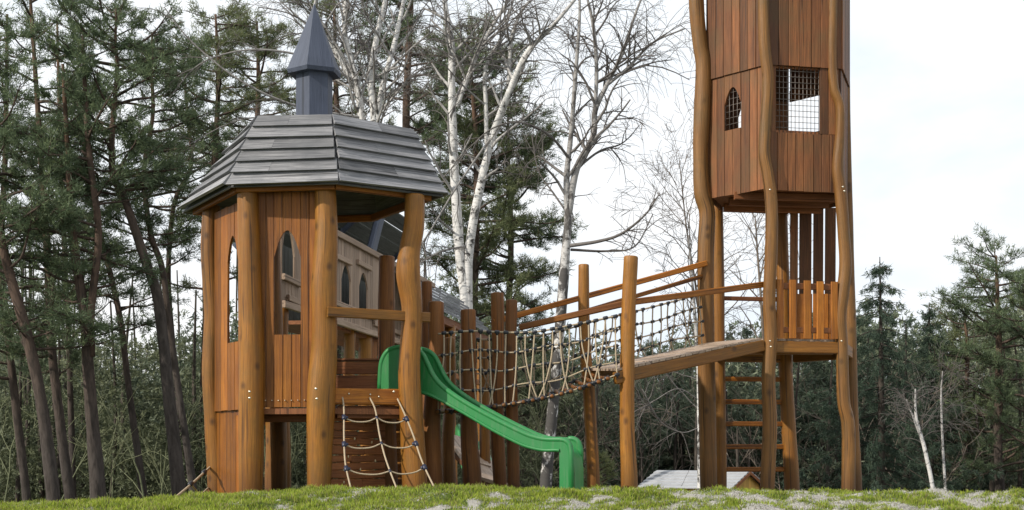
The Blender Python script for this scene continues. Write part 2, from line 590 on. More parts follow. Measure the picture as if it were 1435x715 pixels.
def make_grass():
    mb = MB()
    N = 330000
    y = 9.6 + R.random(N) * 7.4
    x = (R.random(N) * 2 - 1) * (.375 * y + 1.2)
    # clumps: pull part of the blades to tuft centres
    nc = 5200
    cy = 9.6 + R.random(nc) * 7.4
    cx = (R.random(nc) * 2 - 1) * (.375 * cy + 1.2)
    k = R.integers(0, nc, N)
    cl = R.random(N) < .5
    x = np.where(cl, cx[k] + R.normal(0, .045, N), x)
    y = np.where(cl, cy[k] + R.normal(0, .045, N), y)
    # sample height & greenness on the fine grid
    ix = np.clip(np.searchsorted(gx, x), 1, NX - 1); iy = np.clip(np.searchsorted(gy, y), 1, NY - 1)
    fx = (x - gx[ix - 1]) / (gx[ix] - gx[ix - 1]); fy = (y - gy[iy - 1]) / (gy[iy] - gy[iy - 1])

    def samp(A):
        return (A[iy - 1, ix - 1] * (1 - fx) * (1 - fy) + A[iy - 1, ix] * fx * (1 - fy) + A[iy, ix - 1] * (1 - fx) * fy + A[iy, ix] * fx * fy)
    z = samp(GV[..., 2]); g = samp(GT[..., 0])
    gr = (g + R.normal(0, .13, N)) > .5
    keep = gr | (R.random(N) < .75)
    x, y, z, g, gr, cl = [a[keep] for a in (x, y, z, g, gr, cl)]
    N = len(x)
    h = np.where(gr, R.uniform(.014, .042, N) * (1 + .5 * cl) * (.6 + .6 * g), R.uniform(.006, .030, N))
    lean = np.where(gr, R.uniform(.1, .7, N), R.uniform(.8, 2.6, N))
    az = R.random(N) * 2 * math.pi
    w = np.where(gr, R.uniform(.003, .0055, N), R.uniform(.0025, .005, N))
    dx, dy = np.cos(az) * lean * h, np.sin(az) * lean * h
    sa = R.random(N) * 2 * math.pi
    sx, sy = np.cos(sa) * w, np.sin(sa) * w
    b = np.stack([x, y, z - .004], 1)
    s = np.stack([sx, sy, np.zeros(N)], 1)
    mid = b + np.stack([dx * .35, dy * .35, h * .6], 1)
    tip = b + np.stack([dx, dy, h], 1)
    V = np.stack([b - s, b + s, mid + s * .7, mid - s * .7, tip], 1).reshape(-1, 3)
    q = np.arange(N)[:, None] * 5
    f4 = q + np.array([[0, 1, 2, 3]]); f3 = q + np.array([[3, 2, 4]])
    r = R.random((N, 1))
    green = np.array([.14, .22, .018]) * (1 - r) + np.array([.37, .43, .05]) * r
    yel = R.random(N) < .22
    green[yel] = np.array([.27, .25, .10])
    straw = np.array([.32, .30, .25]) * (1 - r) + np.array([.74, .725, .69]) * r
    c = np.where(gr[:, None], green, straw)
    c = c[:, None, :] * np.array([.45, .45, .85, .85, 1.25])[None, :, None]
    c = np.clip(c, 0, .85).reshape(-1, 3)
    c = np.concatenate([c, np.ones((len(c), 1))], 1)
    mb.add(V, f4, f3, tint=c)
    tag(mb.build('grass', M['grass']), kind='stuff', label='short green grass mixed with pale dry straw on the crest')


make_grass()


# ------------------------------------------------------------------ log post helper
def log(mb, ctrl, Y, bottom=-1.0, seg=16, rough=.07, lift=0.0, tint=None):
    """ctrl rows: (column, row, diameter) as measured in the photograph for a log standing at depth Y."""
    rows = []
    for (px, py, w) in ctrl:
        p = P(px, py, Y)
        rows.append([*p, w * Y / F / 2])
    if rows[-1][2] > bottom:
        l = rows[-1]
        rows.append([l[0], l[1], bottom, l[3] * 1.02])
    rows = rows[::-1]                       # bottom to top
    c = cr(rows, 7)
    mb.tube(c[:, :3], c[:, 3], seg=seg, rough=rough, round_end=True, tint=tint)


def lone_log(parent, ctrl, Y, mat, name='post', **k):
    mb = MB(); log(mb, ctrl, Y, **k)
    return mb.build(name, M[mat], parent)


def bolt(parent, pt, direction, r=.02):
    mb = MB()
    d = norm(direction)
    mb.tube([pt, np.array(pt) + d * .012, np.array(pt) + d * .02], [r, r, r * .6], seg=8)
    return mb.build('bolt', M['bolt'], parent)


def panel(mb, A, B, z0, z1, n, th=.03, opening=None, gap=.006, top=None, ragged=.0):
    """vertical planks between plan points A and B; opening=(i0,i1,zb,zs,zt) takes whole planks i0..i1-1 with a pointed arch head."""
    A, B = np.array(A, float), np.array(B, float)
    L = np.linalg.norm(B - A)
    d = (B - A) / L
    nrm = np.array([d[1], -d[0]])            # towards the viewer when A is left of B
    wts = R.uniform(.85, 1.15, n)
    if opening:
        wts[opening[0]:opening[1]] = 1
    ed = np.concatenate([[0], np.cumsum(wts)]) / wts.sum() * L
    up = np.array([0, 0, 1.])

    def pt(u, off, z):
        q = A + d * u + nrm * off
        return np.array([q[0], q[1], z])
    for i in range(n):
        u0, u1 = ed[i] + gap / 2, ed[i + 1] - gap / 2
        off = R.uniform(-.004, .004)
        zt = (top((u0 + u1) / 2 / L) if top else z1) + R.uniform(-ragged, ragged)
        zb = z0 + R.uniform(-ragged, ragged)
        t = R.random()
        if opening and opening[0] <= i < opening[1]:
            i0, i1, ob, os_, ot = opening
            mb.bar(pt((u0 + u1) / 2, off, zb), pt((u0 + u1) / 2, off, ob), u1 - u0, th, up=(nrm[0], nrm[1], 0), ch=.004, tint=t)
            c0, c1 = ed[i0], ed[i1]
            cm, hw = (c0 + c1) / 2, (c1 - c0) / 2

            def arch(u):
                x = min(1, abs(u - cm) / hw)
                return os_ + (ot - os_) * (1 - x ** 1.9)
            us = np.linspace(u0, u1, 7)
            v, g = [], []
            ro = R.random(3) * 9
            for u in us:
                for o in (off - th / 2, off + th / 2):
                    for z in (arch(u), zt):
                        v.append(pt(u, o, z)); g.append((u + ro[0], o + ro[1], z + ro[2]))
            f = []
            for k in range(6):
                a, b = k * 4, k * 4 + 4
                f += [[a + 2, b + 2, b + 3, a + 3], [b, a, a + 1, b + 1], [a, b, b + 2, a + 2], [a + 1, a + 3, b + 3, b + 1]]
            f += [[0, 2, 3, 1], [24, 25, 27, 26]]
            mb.add(v, f, tint=t, grain=g)
        else:
            mb.bar(pt((u0 + u1) / 2, off, zb), pt((u0 + u1) / 2, off, zt), u1 - u0, th, up=(nrm[0], nrm[1], 0), ch=.004, tint=t)


# ------------------------------------------------------------------ playhouse tower
ZE, ZT = 3.824, 4.72
EA, EB, EC, ED = (-4.483, 19.32), (-3.496, 17.53), (-2.113, 17.30), (-.870, 18.15)
EE, EF = (-1.86, 19.93), (-3.24, 20.17)
TA, TB, TC, TD = (-3.36, 18.30), (-3.143, 17.67), (-2.221, 17.60), (-1.316, 18.40)
TE, TF = (-1.95, 19.15), (-2.80, 19.2)

ph = thing('playhouse', 'orange-brown log playhouse with grey shingle roof and slate-blue spire', 'playhouse', (-2.6, 18.7, 0))
postsP = {
    'A': ([(296, 290, 24), (294, 360, 25), (298, 440, 24), (296, 520, 26), (301, 600, 28), (305, 690, 30)], 19.05),
    'B': ([(347, 262, 30), (349, 340, 31), (351, 420, 33), (353, 500, 37), (352, 590, 36), (352, 690, 35)], 17.75),
    'C': ([(455, 258, 30), (457, 330, 32), (454, 400, 36), (455, 480, 36), (450, 560, 40), (447, 690, 34)], 17.62),
    'D': ([(581, 275, 27), (580, 315, 29), (574, 350, 30), (572, 385, 34), (577, 440, 29), (574, 520, 31), (577, 600, 34), (582, 690, 36)], 17.95),
    'F': ([(380, 290, 24), (382, 420, 26), (387, 600, 30), (387, 690, 32)], 19.75),
}
XY = {}
for k, (c, Y) in postsP.items():
    lone_log(ph, c, Y, 'log', tint={'A': .25, 'F': .3}.get(k, .7))
    XY[k] = P(c[2][0], 400, Y)[:2]
lone_log(ph, [(542, 361, 22), (541, 450, 24), (542, 560, 24), (545, 690, 26)], 19.05, 'log_dark')
# bolts seen on the front posts
for px, py, Y in ((350, 549, 17.41), (350, 558, 17.41), (443, 545, 17.27), (444, 559, 17.27), (552, 549, 17.86)):
    bolt(ph, P(px, py, Y), (0, -1, 0), .016)


def inset(a, b, s, e):
    a, b = np.array(a), np.array(b)
    return a + (b - a) * s, a + (b - a) * e


# front wall, left wall, rear-left wall
mb = MB()
a, b = inset(P(350, 0, 17.78)[:2], P(454, 0, 17.68)[:2], .12, .92)
panel(mb, a, b, 1.115, 3.80, 7, .032, (2, 5, 2.02, 2.98, 3.32), ragged=.006)
w1 = mb.build('wall_panel', M['plank'], ph)
for z in (1.3, 3.62):    # inner rails that hold the boards
    mbt = MB()
    mbt.bar([a[0], a[1] + .06, z], [b[0], b[1] + .06, z], .05, .09)
    mbt.build('wall_rail', M['plank_dark'], ph)
mb = MB()
a2, b2 = inset(P(299, 0, 19.0)[:2], P(347, 0, 17.85)[:2], .06, .97)
panel(mb, a2, b2, 1.10, 3.74, 9, .032, (4, 7, 1.97, 3.0, 3.34), ragged=.006)
mb.build('wall_panel', M['plank'], ph)
mb = MB()   # lower boards under the left wall
a3, b3 = inset(P(301, 0, 19.05)[:2], P(349, 0, 17.95)[:2], .05, .97)
panel(mb, a3, b3, -.3, 1.12, 6, .03, ragged=.004)
mb.build('skirt_panel', M['plank'], ph)
# row of small screws along the foot of the front wall
for i in range(8):
    q = np.array(a) + (np.array(b) - np.array(a)) * (.12 + .11 * i)
    bolt(ph, (q[0], q[1] - .018, 1.20), (0, -1, 0), .008)
# floor
mb = MB()
fl = [XY['A'], XY['B'], XY['C'], XY['D'], (-1.75, 19.6), XY['F']]
cen = np.mean(fl, axis=0)
n = len(fl)
top = [[*(cen + (np.array(p) - cen) * .97), 1.10] for p in fl]; bot = [[p[0], p[1], 1.03] for p in top]
v = top + bot + [[*cen, 1.10], [*cen, 1.03]]
mb.add(v, [[i + n, (i + 1) % n + n, (i + 1) % n, i] for i in range(n)], [[i, (i + 1) % n, 2 * n] for i in range(n)] + [[(i + 1) % n + n, i + n, 2 * n + 1] for i in range(n)])
mb.build('floor', M['plank_dark'], ph)
for p, q in ((XY['B'], XY['C']), (XY['F'], XY['A'])):
    p, q = inset(p, q, .05, .95)
    mb = MB()
    mb.bar([p[0] - .05, p[1] + .45, .985], [q[0] - .05, q[1] + .45, .985], .09, .09)
    mb.build('floor_beam', M['plank_dark'], ph)
# ring beams under the eave
mb = MB()
ring = [EA, EB, EC, ED, EE, EF]
ctr = np.mean(ring, axis=0)
for i in range(6):
    p, q = [ctr + (np.array(s) - ctr) * .90 for s in (ring[i], ring[(i + 1) % 6])]
    mb.bar([*p, ZE - .0], [*q, ZE - .0], .05, .10)
mb.build('eave_beam', M['plank'], ph)
# step beam and lower beam between C and D
C0, D0 = P(470, 0, 17.72), P(563, 0, 18.02)
mb = MB()
mb.bar([C0[0] - .02, C0[1] - .02, 1.25], [D0[0] + .02, D0[1] - .02, 1.25], .10, .205, ch=.014, tint=.9)
sb = mb.build('step_beam', M['plank'], ph)
for px, py in ((489, 552), (519, 553), (531, 556)):
    bolt(sb, P(px, py, 17.72 + (px - 470) / 93 * .3 - .065), (0, -1, 0), .012)
mb = MB()
mb.bar([C0[0], C0[1] + .09, 1.06], [D0[0], D0[1] + .09, 1.06], .12, .16)
mb.bar([C0[0], C0[1] + .30, 1.20], [D0[0], D0[1] + .30, 1.20], .40, .05)
mb.build('lower_beam', M['plank_dark'], ph)
mb = MB()   # rail across the entrance
p0, p1 = P(459, 437, 17.42), P(602, 445, 18.02)
mb.bar(p0, p1, .05, .125, ch=.01)
mb.build('cross_rail', M['log'], ph)
mb = MB()   # stacked boards at the back of the platform
for z0, z1, yy in ((1.37, 1.56, 18.55), (1.575, 1.74, 18.6)):
    mb.bar([P(466, 0, yy)[0], yy, (z0 + z1) / 2], [P(530, 0, yy)[0], yy, (z0 + z1) / 2], .05, z1 - z0 - .004)
mb.bar([P(466, 0, 18.6)[0], 18.64, 1.765], [P(531, 0, 18.6)[0], 18.64, 1.765], .14, .035)
mb.build('back_board', M['plank_dark'], ph)
# climbing wall below the step
mb = MB()
ca, cb = P(461, 0, 17.80), P(538, 0, 18.42)
z = -.25
while z < 1.0:
    h = R.uniform(.085, .125)
    br = R.uniform(.3, .7)
    m_ = ca + (cb - ca) * br
    for s, e in ((ca, m_), (m_, cb)):
        tl = R.uniform(-.012, .012)
        mb.bar([s[0], s[1] + R.uniform(-.01, .012), z + h / 2 + tl], [e[0], e[1] + R.uniform(-.01, .012), z + h / 2 - tl], .05, h - .006, ch=.012)
    z += h
cw = mb.build('climbing_wall', M['plank_dark'], ph)
for px, py in ((497, 615), (521, 620), (526, 646), (482, 676), (505, 658), (488, 640)):
    yy = 17.80 + (px - 461) / 77 * .62 - .035
    p = P(px, py, yy)
    mbh = MB(); mbh.ellip(p, (.011, .016, .02), 8, 5)
    mbh.build('climbing_hold', M['hold'], cw)
mb = MB()   # lit planking behind the climbing wall
for k in range(5):
    mb.bar([P(530, 0, 19.3)[0], 19.3, .1 + k * .21], [P(575, 0, 19.3)[0], 19.35, .1 + k * .21], .04, .19)
mb.build('rear_panel', M['plank'], ph)

# roof courses
mb = MB()
E = [EA, EB, EC, ED, EE, EF]; T = [TA, TB, TC, TD, TE, TF]
NC = 6
for i in range(6):
    j = (i + 1) % 6
    e0, e1 = np.array([*E[i], ZE]), np.array([*E[j], ZE])
    t0, t1 = np.array([*T[i], ZT]), np.array([*T[j], ZT])
    nr = norm(np.cross(e1 - e0, t0 - e0))
    if nr[2] < 0:
        nr = -nr
    for k in range(NC):
        fa, fb = k / NC, min(1.0, (k + 1.12) / NC)
        la, ra = e0 + (t0 - e0) * fa, e1 + (t1 - e1) * fa
        lb, rb = e0 + (t0 - e0) * fb, e1 + (t1 - e1) * fb
        u = norm(ra - la)
        jl, jr = R.uniform(-.004, .022), R.uniform(-.004, .022)
        dz = np.array([0, 0, R.uniform(-.007, .007)])
        lo, hi, th = .052 + R.uniform(-.008, .008), .002, .036
        la, lb, ra, rb = la - u * jl + dz, lb - u * jl, ra + u * jr - dz, rb + u * jr
        # split some courses in two boards
        cuts = [0, 1] if k % 2 == 0 else [0, R.uniform(.3, .7), 1]
        for c in range(len(cuts) - 1):
            A0, A1 = la + (ra - la) * (cuts[c] + (.002 if c else 0)), la + (ra - la) * cuts[c + 1]
            B0, B1 = lb + (rb - lb) * (cuts[c] + (.002 if c else 0)), lb + (rb - lb) * cuts[c + 1]
            mb.hexa([A0 + nr * lo, A0 + nr * (lo + th), B0 + nr * (hi + th), B0 + nr * hi,
                     A1 + nr * lo, A1 + nr * (lo + th), B1 + nr * (hi + th), B1 + nr * hi])
    # dark sheathing below the boards
    w_ = -nr * .012
    mb.hexa([e0 + w_ - nr * .02, e0 + w_, t0 + w_, t0 + w_ - nr * .02, e1 + w_ - nr * .02, e1 + w_, t1 + w_, t1 + w_ - nr * .02], tint=0)
# low upper cap
SP = np.array([-2.585, 18.6])
tv = [[*p, ZT - .02] for p in T] + [[*SP, ZT + .16]]
mb.add(tv, None, [[i, (i + 1) % 6, 6] for i in range(6)], tint=.4)
rf = mb.build('roof', M['roofwood'], ph)
# spire
r0 = .245
ang0 = math.radians(263)
hexp = lambda r, z, a=ang0: [[SP[0] + r * math.cos(a + k * math.pi / 3), SP[1] + r * math.sin(a + k * math.pi / 3), z] for k in range(6)]
sp = MB()
for k in range(6):
    a_ = np.array(hexp(r0, 4.7)); k2 = (k + 1) % 6
    i_ = np.array(hexp(r0 - .03, 4.7))
    zz = np.array([0, 0, .9])
    sp.hexa([a_[k], i_[k], i_[k2], a_[k2], a_[k] + zz, i_[k] + zz, i_[k2] + zz, a_[k2] + zz])
spo = sp.build('spire', M['bluewood'], ph)
sp = MB()
zb, za = 5.53, 6.43
ap = np.array([SP[0], SP[1], za])
o_ = np.array(hexp(.365, zb)); ins = np.array(hexp(.35, zb - .05))
for k in range(6):
    k2 = (k + 1) % 6
    tp0, tp1 = ap + (o_[k] - ap) * .012, ap + (o_[k2] - ap) * .012
    sp.add([o_[k], o_[k2], tp1, tp0], [[0, 1, 2, 3]], tint=R.uniform(.3, .8), grain=[(0, 0, 0), (.3, 0, 0), (.15, 0, 1), (.14, 0, 1)])
    sp.add([ins[k], ins[k2], o_[k2], o_[k]], [[0, 1, 2, 3]], tint=.2)
    sp.add([ins[k], ins[k2], [SP[0], SP[1], zb - .05]], None, [[0, 2, 1]], tint=0)
sp.build('spire_cap', M['bluewood'], spo)

# ------------------------------------------------------------------ rope ladder in front of the step
rl = thing('rope_ladder', 'beige rope climbing net with navy clamps leaning on playhouse step', 'rope ladder', (-1.8, 17.2, 0))
mb = MB()
yt, yb = 17.66, 16.75


def ladder_rope(rows):
    pts = []
    for (px, py) in rows:
        t = (py - 557) / (690 - 557)
        x0 = (px - 470) / 93 * .26
        pts.append(P(px, py, (yt + x0) * (1 - t) + (yb + x0 * .6) * t))
    l = pts[-1] + (pts[-1] - pts[-2]) * .35
    return cr(pts + [l], 6)


ropesL = [ladder_rope([(480, 557), (482, 575), (482, 610), (484, 650), (493, 690)]),
          ladder_rope([(518, 557), (526, 575), (532, 610), (541, 645), (558, 690)]),
          ladder_rope([(557, 559), (566, 578), (579, 610), (592, 648), (612, 690)])]
for r_ in ropesL:
    mb = MB()
    mb.tube(r_, .0108, seg=7)
    mb.build('side_rope', M['rope'], rl)


def at_row(path, row):
    rows = HY - (path[:, 2] - EYE) * F / path[:, 1]
    i = int(np.argmin(abs(rows - row)))
    return path[i]


for row in ((587, 586, 588), (624, 624, 623), (660, 658, 658)):
    pts = [at_row(ropesL[k], row[k]) for k in range(3)]
    mb = MB()
    for k in range(2):
        mid = (pts[k] + pts[k + 1]) / 2 - np.array([0, 0, .055])
        q = cr([pts[k], (pts[k] + mid) / 2 - [0, 0, .017], mid, (pts[k + 1] + mid) / 2 - [0, 0, .017], pts[k + 1]], 4)
        mb.tube(q, .0095, seg=7)
    rg = mb.build('rope_rung', M['rope'], rl)
    for k in (0, 2, 1):
        mc = MB()
        d = norm(ropesL[k][-1] - ropesL[k][0])
        s_ = .6 if k == 1 else 1
        mc.tube([pts[k] - d * .04 * s_, pts[k] - d * .03 * s_, pts[k] + d * .03 * s_, pts[k] + d * .04 * s_], [.018 * s_, .028 * s_, .028 * s_, .018 * s_], seg=8)
        if k != 1:
            e = norm(pts[1] - pts[k])
            mc.tube([pts[k], pts[k] + e * .05], [.022, .017], seg=8)
        mc.build('rope_clamp', M['clamp_blue'], rg)

# rope stay at the far left of the playhouse
st = thing('rope_stay', 'beige rope stay with dark clamps from leftmost log post down to grass', 'rope', (-4.6, 18.5, 0))
mb = MB()
s0, s1 = P(294, 655, 18.95), P(240, 702, 17.2)
mb.tube(cr([s0 + (s0 - s1) * .1, s0, (s0 + s1) / 2 - [0, 0, .01], s1, s1 + (s1 - s0) * .2], 4), .0165, seg=7)
q0 = s0 + (s1 - s0) * .52
q1 = P(292, 684, 18.95)
mb.tube(cr([q0, (q0 + q1) / 2 - [0, 0, .10], q1], 6), .013, seg=7)
sr = mb.build('stay_rope', M['rope'], st)
for t in (.16, .52):
    q = s0 + (s1 - s0) * t; d = norm(s1 - s0)
    mc = MB(); mc.tube([q - d * .06, q - d * .045, q + d * .045, q + d * .06], [.02, .032, .032, .02], seg=8)
    mc.build('rope_clamp', M['clamp'], sr)

# ------------------------------------------------------------------ slides
def make_slide(name, label, O, ang, W, table, mat, end_zb):
    th = thing(name, label, 'slide', (O[0], O[1], 0))
    ca_, sa_ = math.cos(ang), math.sin(ang)
    u = np.array([ca_, -sa_, 0]); l = np.array([sa_, ca_, 0])
    tb = np.array(table)
    k = int(np.where(tb[:, 1] < end_zb + .01)[0][0])
    main = cr(tb[:k], 5); tail = cr(tb[k:], 4)
    S_all = S = np.vstack([main, tail])

    def wp(s, v, z):
        return np.array([O[0], O[1], 0]) + u * s + l * v + np.array([0, 0, z])
    for side in (0, 1):
        v0, v1 = (0, .05) if side == 0 else (W - .05, W)
        S = S_all if side == 0 else np.array([r_ if r_[1] > end_zb + .05 or r_[1] > .3 else (r_[0], max(r_[1], .42), r_[2] + .02) for r_ in S_all])
        mb = MB()
        V = []
        for (s, zb, zt) in S:
            V += [wp(s, v0, zb), wp(s, v0, zt), wp(s, v1, zt), wp(s, v1, zb)]
        f = []
        for i in range(len(S) - 1):
            a, b = i * 4, i * 4 + 4
            for p in range(4):
                q = (p + 1) % 4
                f.append([a + p, b + p, b + q, a + q] if side >= 0 else None)
        e = (len(S) - 1) * 4
        f += [[0, 1, 2, 3], [e + 3, e + 2, e + 1, e]]
        mb.add(V, f, smooth=False)
        wl = mb.build('side_wall', mat, th)
        mb = MB()
        rim = [wp(s, (v0 + v1) / 2, zt) for (s, zb, zt) in S]
        s, zb, zt = S[0]
        rim = [wp(s, (v0 + v1) / 2, zb)] + rim
        s, zb, zt = S[-1]
        rim = rim + [wp(s, (v0 + v1) / 2, zb)]
        mb.tube(rim, .036, seg=10)
        mb.build('rim', mat, wl)
        # stiffening bead along the lower edge
        mb = MB()
        mb.tube([wp(s, v0 if side == 0 else v1, zb + .02) for (s, zb, zt) in main[8:]], .022, seg=8)
        mb.build('lower_bead', mat, wl)
    mb = MB()
    V, f = [], []
    nf = 9
    fl = [(s, zb + .035) for (s, zb, zt) in main]
    s_e, z_e = fl[-1]
    fl += [(s_e + .07, z_e - .01), (s_e + .13, z_e - .05), (s_e + .17, z_e - .13), (s_e + .185, z_e - .3), (s_e + .19, end_zb)]
    for (s, z) in fl:
        for i in range(nf):
            x = i / (nf - 1)
            V.append(wp(s, .03 + (W - .06) * x, z + .05 * (abs(2 * x - 1)) ** 4))
    for i in range(len(fl) - 1):
        for k_ in range(nf - 1):
            f.append([i * nf + k_, i * nf + k_ + 1, (i + 1) * nf + k_ + 1, (i + 1) * nf + k_])
    mb.add(V, f, smooth=True)
    mb.build('chute', mat, th)
    return th


tbl = [(-.29, 1.34, 1.45), (-.27, 1.34, 1.70), (-.2, 1.34, 1.84), (-.1, 1.34, 1.895), (.05, 1.34, 1.91), (.2, 1.33, 1.885), (.305, 1.30, 1.81), (.38, 1.28, 1.68),
       (.46, 1.25, 1.53), (.6, 1.185, 1.38), (.885, 1.035, 1.19), (1.28, .815, .98), (1.63, .645, .815), (1.795, .59, .75), (1.96, .56, .715), (2.12, .56, .71), (2.16, .555, .71),
       (2.165, -.3, .71), (2.23, -.3, .695), (2.28, -.3, .65), (2.305, -.3, .56)]
make_slide('slide', 'green plastic slide with rounded hood running down beside the playhouse', (-1.445, 18.30), math.radians(20), .44, tbl, M['green'], -.3)
tb2 = [(s * .8, z * .52 if z > 0 else -.3, t * .52) for (s, z, t) in tbl]
make_slide('slide', 'small dark green slide half hidden among the posts below the rope bridge', (P(640, 0, 23.0)[0], 23.0), math.radians(84), .45, tb2, M['green'], -.3)

# ------------------------------------------------------------------ play hall behind, on stilts
DV = norm(np.array([.1668, 1.0])); W0 = np.array([-2.856, 23.0]); NR = np.array([DV[1], -DV[0]])
HS = 1.01381


def hp(t, o, z):          # t along the hall (measured in depth), o outward, z up
    q = W0 + DV * (t * HS) + NR * o
    return np.array([q[0], q[1], z])


hall = thing('play_hall', 'bleached grey plank hall on stilts behind the playhouse, with open roof', 'play hall', tuple(hp(2, 0, -.3)))
mb = MB()
tw = 7.0
for t0, t1, n_, op in ((-2.7, -2.66, 1, None), (-2.66, -2.10, 4, (0, 4, 3.08, 3.42, 3.86)), (-2.10, .30, 15, None), (.30, .84, 4, (0, 4, 3.0, 3.42, 3.68)),
                       (.84, 1.34, 4, None), (1.34, 1.90, 4, (0, 4, 3.0, 3.42, 3.68)), (1.90, tw, 32, None)):
    panel(mb, hp(t0, 0, 0)[:2], hp(t1, 0, 0)[:2], 2.67, 4.10, n_, .03, op, ragged=.02)
wl = mb.build('wall_panel', M['greywood'], hall)
mb = MB()
for k in range(28):
    t0 = .3 + 6.4 * k / 28
    mb.bar(hp(t0, -1.02, 2.66), hp(t0, -1.02, 4.0), .222, .03, up=(NR[0], NR[1], 0))
mb.build('rear_wall', M['roofunder'], hall)  # boards coloured dark to stand in for the hall's unlit interior
for z in (4.10, 2.68):
    mb = MB()
    mb.bar(hp(-2.7, .045, z), hp(tw, .045, z), .06, .10)
    mb.build('wall_plate', M['greywood'], hall)
for t0, t1, z in ((-2.7, -1.9, 3.06), (-2.5, -1.95, 2.78), (-.3, .75, 3.72), (-.9, 2.3, 2.96), (1.15, 2.0, 3.80), (2.6, 3.6, 3.4), (4.2, 5.6, 3.05), (2.2, 5, 2.85)):
    mb = MB()
    mb.bar(hp(t0, .045, z + R.uniform(-.02, .02)), hp(t1, .05, z + R.uniform(-.02, .02)), .05, .085)
    mb.build('batten', M['greywood'], hall)
# open roof: one board slope falling away to the far side
ro, zr = -.15, 5.22
mb = MB()
nb = 7
for k in range(nb):
    f0, f1 = k / nb, (k + 1) / nb - .012
    a0, z0 = ro - 1.4 * f0, zr - 1.3 * f0
    a1, z1 = ro - 1.4 * f1, zr - 1.3 * f1
    wv = R.uniform(-.02, .02)
    mb.hexa([hp(-.6, a0, z0), hp(-.6, a0, z0 + .03), hp(-.6, a1, z1 + .03), hp(-.6, a1, z1), hp(6.8, a0, z0 + wv), hp(6.8, a0, z0 + .03 + wv), hp(6.8, a1, z1 + .03 + wv), hp(6.8, a1, z1 + wv)])
mb.build('roof', M['roofunder'], hall)
for t0, t1 in ((2.35, 3.4),):
    mb = MB()
    mb.bar(hp(t0, -.06, 4.12), hp(t1, -.12, 5.14), .26, .12, up=(NR[0], NR[1], 0), ch=.03)
    mb.build('roof_brace', M['bluewood'], hall)
for t0 in (-.4, 2.9, 6.6):
    mb = MB()
    mb.bar(hp(t0, ro - .02, zr - .06), hp(t0, ro - 1.4, zr - 1.36), .08, .10)
    mb.build('rafter', M['bluewood'], hall)
for t0, w_ in ((-2.3, .11), (1.25, .10), (2.25, .12), (4.5, .12), (6.7, .12)):
    mb = MB()
    p = hp(t0, -.12, 0)
    mb.tube(cr([[p[0], p[1], -1.2], [p[0] + .03, p[1], .4], [p[0] - .02, p[1], 1.6], [p[0], p[1], 2.72]], 6), w_, seg=12, rough=.06)
    mb.build('stilt', M['log'], hall)
mb = MB()
for k in range(4):
    mb.bar(hp(2.3 + k * .17, -.1, 1.3), hp(2.3 + k * .17, -.1, 2.66), .16, .03, up=(NR[0], NR[1], 0))
mb.build('side_panel', M['plank'], hall)
mb = MB()
mb.bar(hp(-.6, -.55, 2.62), hp(tw, -.55, 2.62), .95, .06)
mb.build('floor', M['plank_dark'], hall)

# shingled walkway roof to the right of the hall
wk = thing('covered_walkway', 'low shingle-roofed walkway sloping behind the short log posts', 'walkway', (-1.3, 30, -1))


def kp(t, o, z):
    q = np.array([-1.061, 30.0]) + DV * (t * HS) + NR * o
    return np.array([q[0], q[1], z])


mb = MB()
for k in range(7):
    f0, f1 = k / 7, (k + 1.15) / 7
    o0, z0, o1, z1 = -.8 * f0, 3.33 + .86 * f0, -.8 * f1, 3.33 + .86 * f1
    mb.hexa([kp(-3.4, o0 + .05, z0 + .02), kp(-3.4, o0 + .05, z0 + .07), kp(-3.4, o1, z1 + .03), kp(-3.4, o1, z1),
             kp(3.4, o0 + .05, z0 + .02), kp(3.4, o0 + .05, z0 + .07), kp(3.4, o1, z1 + .03), kp(3.4, o1, z1)])
mb.build('roof', M['roofwood'], wk)
mb = MB()
mb.bar(kp(-3.3, -.1, 3.24), kp(3.3, -.1, 3.24), .12, .16)
mb.build('eave_beam', M['plank_dark'], wk)
for t0 in (-2.9, -.6, 1.4, 3.0):
    mb = MB()
    p = kp(t0, -.12, 0)
    mb.tube(cr([[p[0], p[1], -2], [p[0] + .03, p[1], .4], [p[0] - .03, p[1], 1.8], [p[0], p[1], 3.2]], 5), .12, seg=10, rough=.06)
    mb.build('post', M['log'], wk)
for k, z in enumerate((1.6, 2.2)):
    mb = MB()
    mb.bar(kp(-3, -.14, z), kp(3.1, -.14, z), .06, .12)
    mb.build('rail', M['plank'], wk)
# light stair boards below the bridge
stp = thing('ramp_board', 'pale sloping boards of a low stair among the posts below the bridge', 'stair', (P(665, 0, 21)[0], 21, 0))
for k in range(2):
    mb = MB()
    q0 = P(640 + 25 * k, 622 + 26 * k, 21.0 - .3 * k); q1 = P(668 + 24 * k, 648 + 26 * k, 20.8 - .3 * k)
    mb.bar(q0 + [0, .35, .1], q1 + [0, -.1, -.02], .5, .05, up=norm(np.array([.55, -.5, .8])))
    mb.build('tread', M['deck'], stp)
for y_ in (21.0, 21.6):
    mb = MB()
    mb.bar(P(640, 634, y_), P(694, 690, y_ - .5), .06, .17)
    mb.build('stringer', M['plank_dark'], stp)

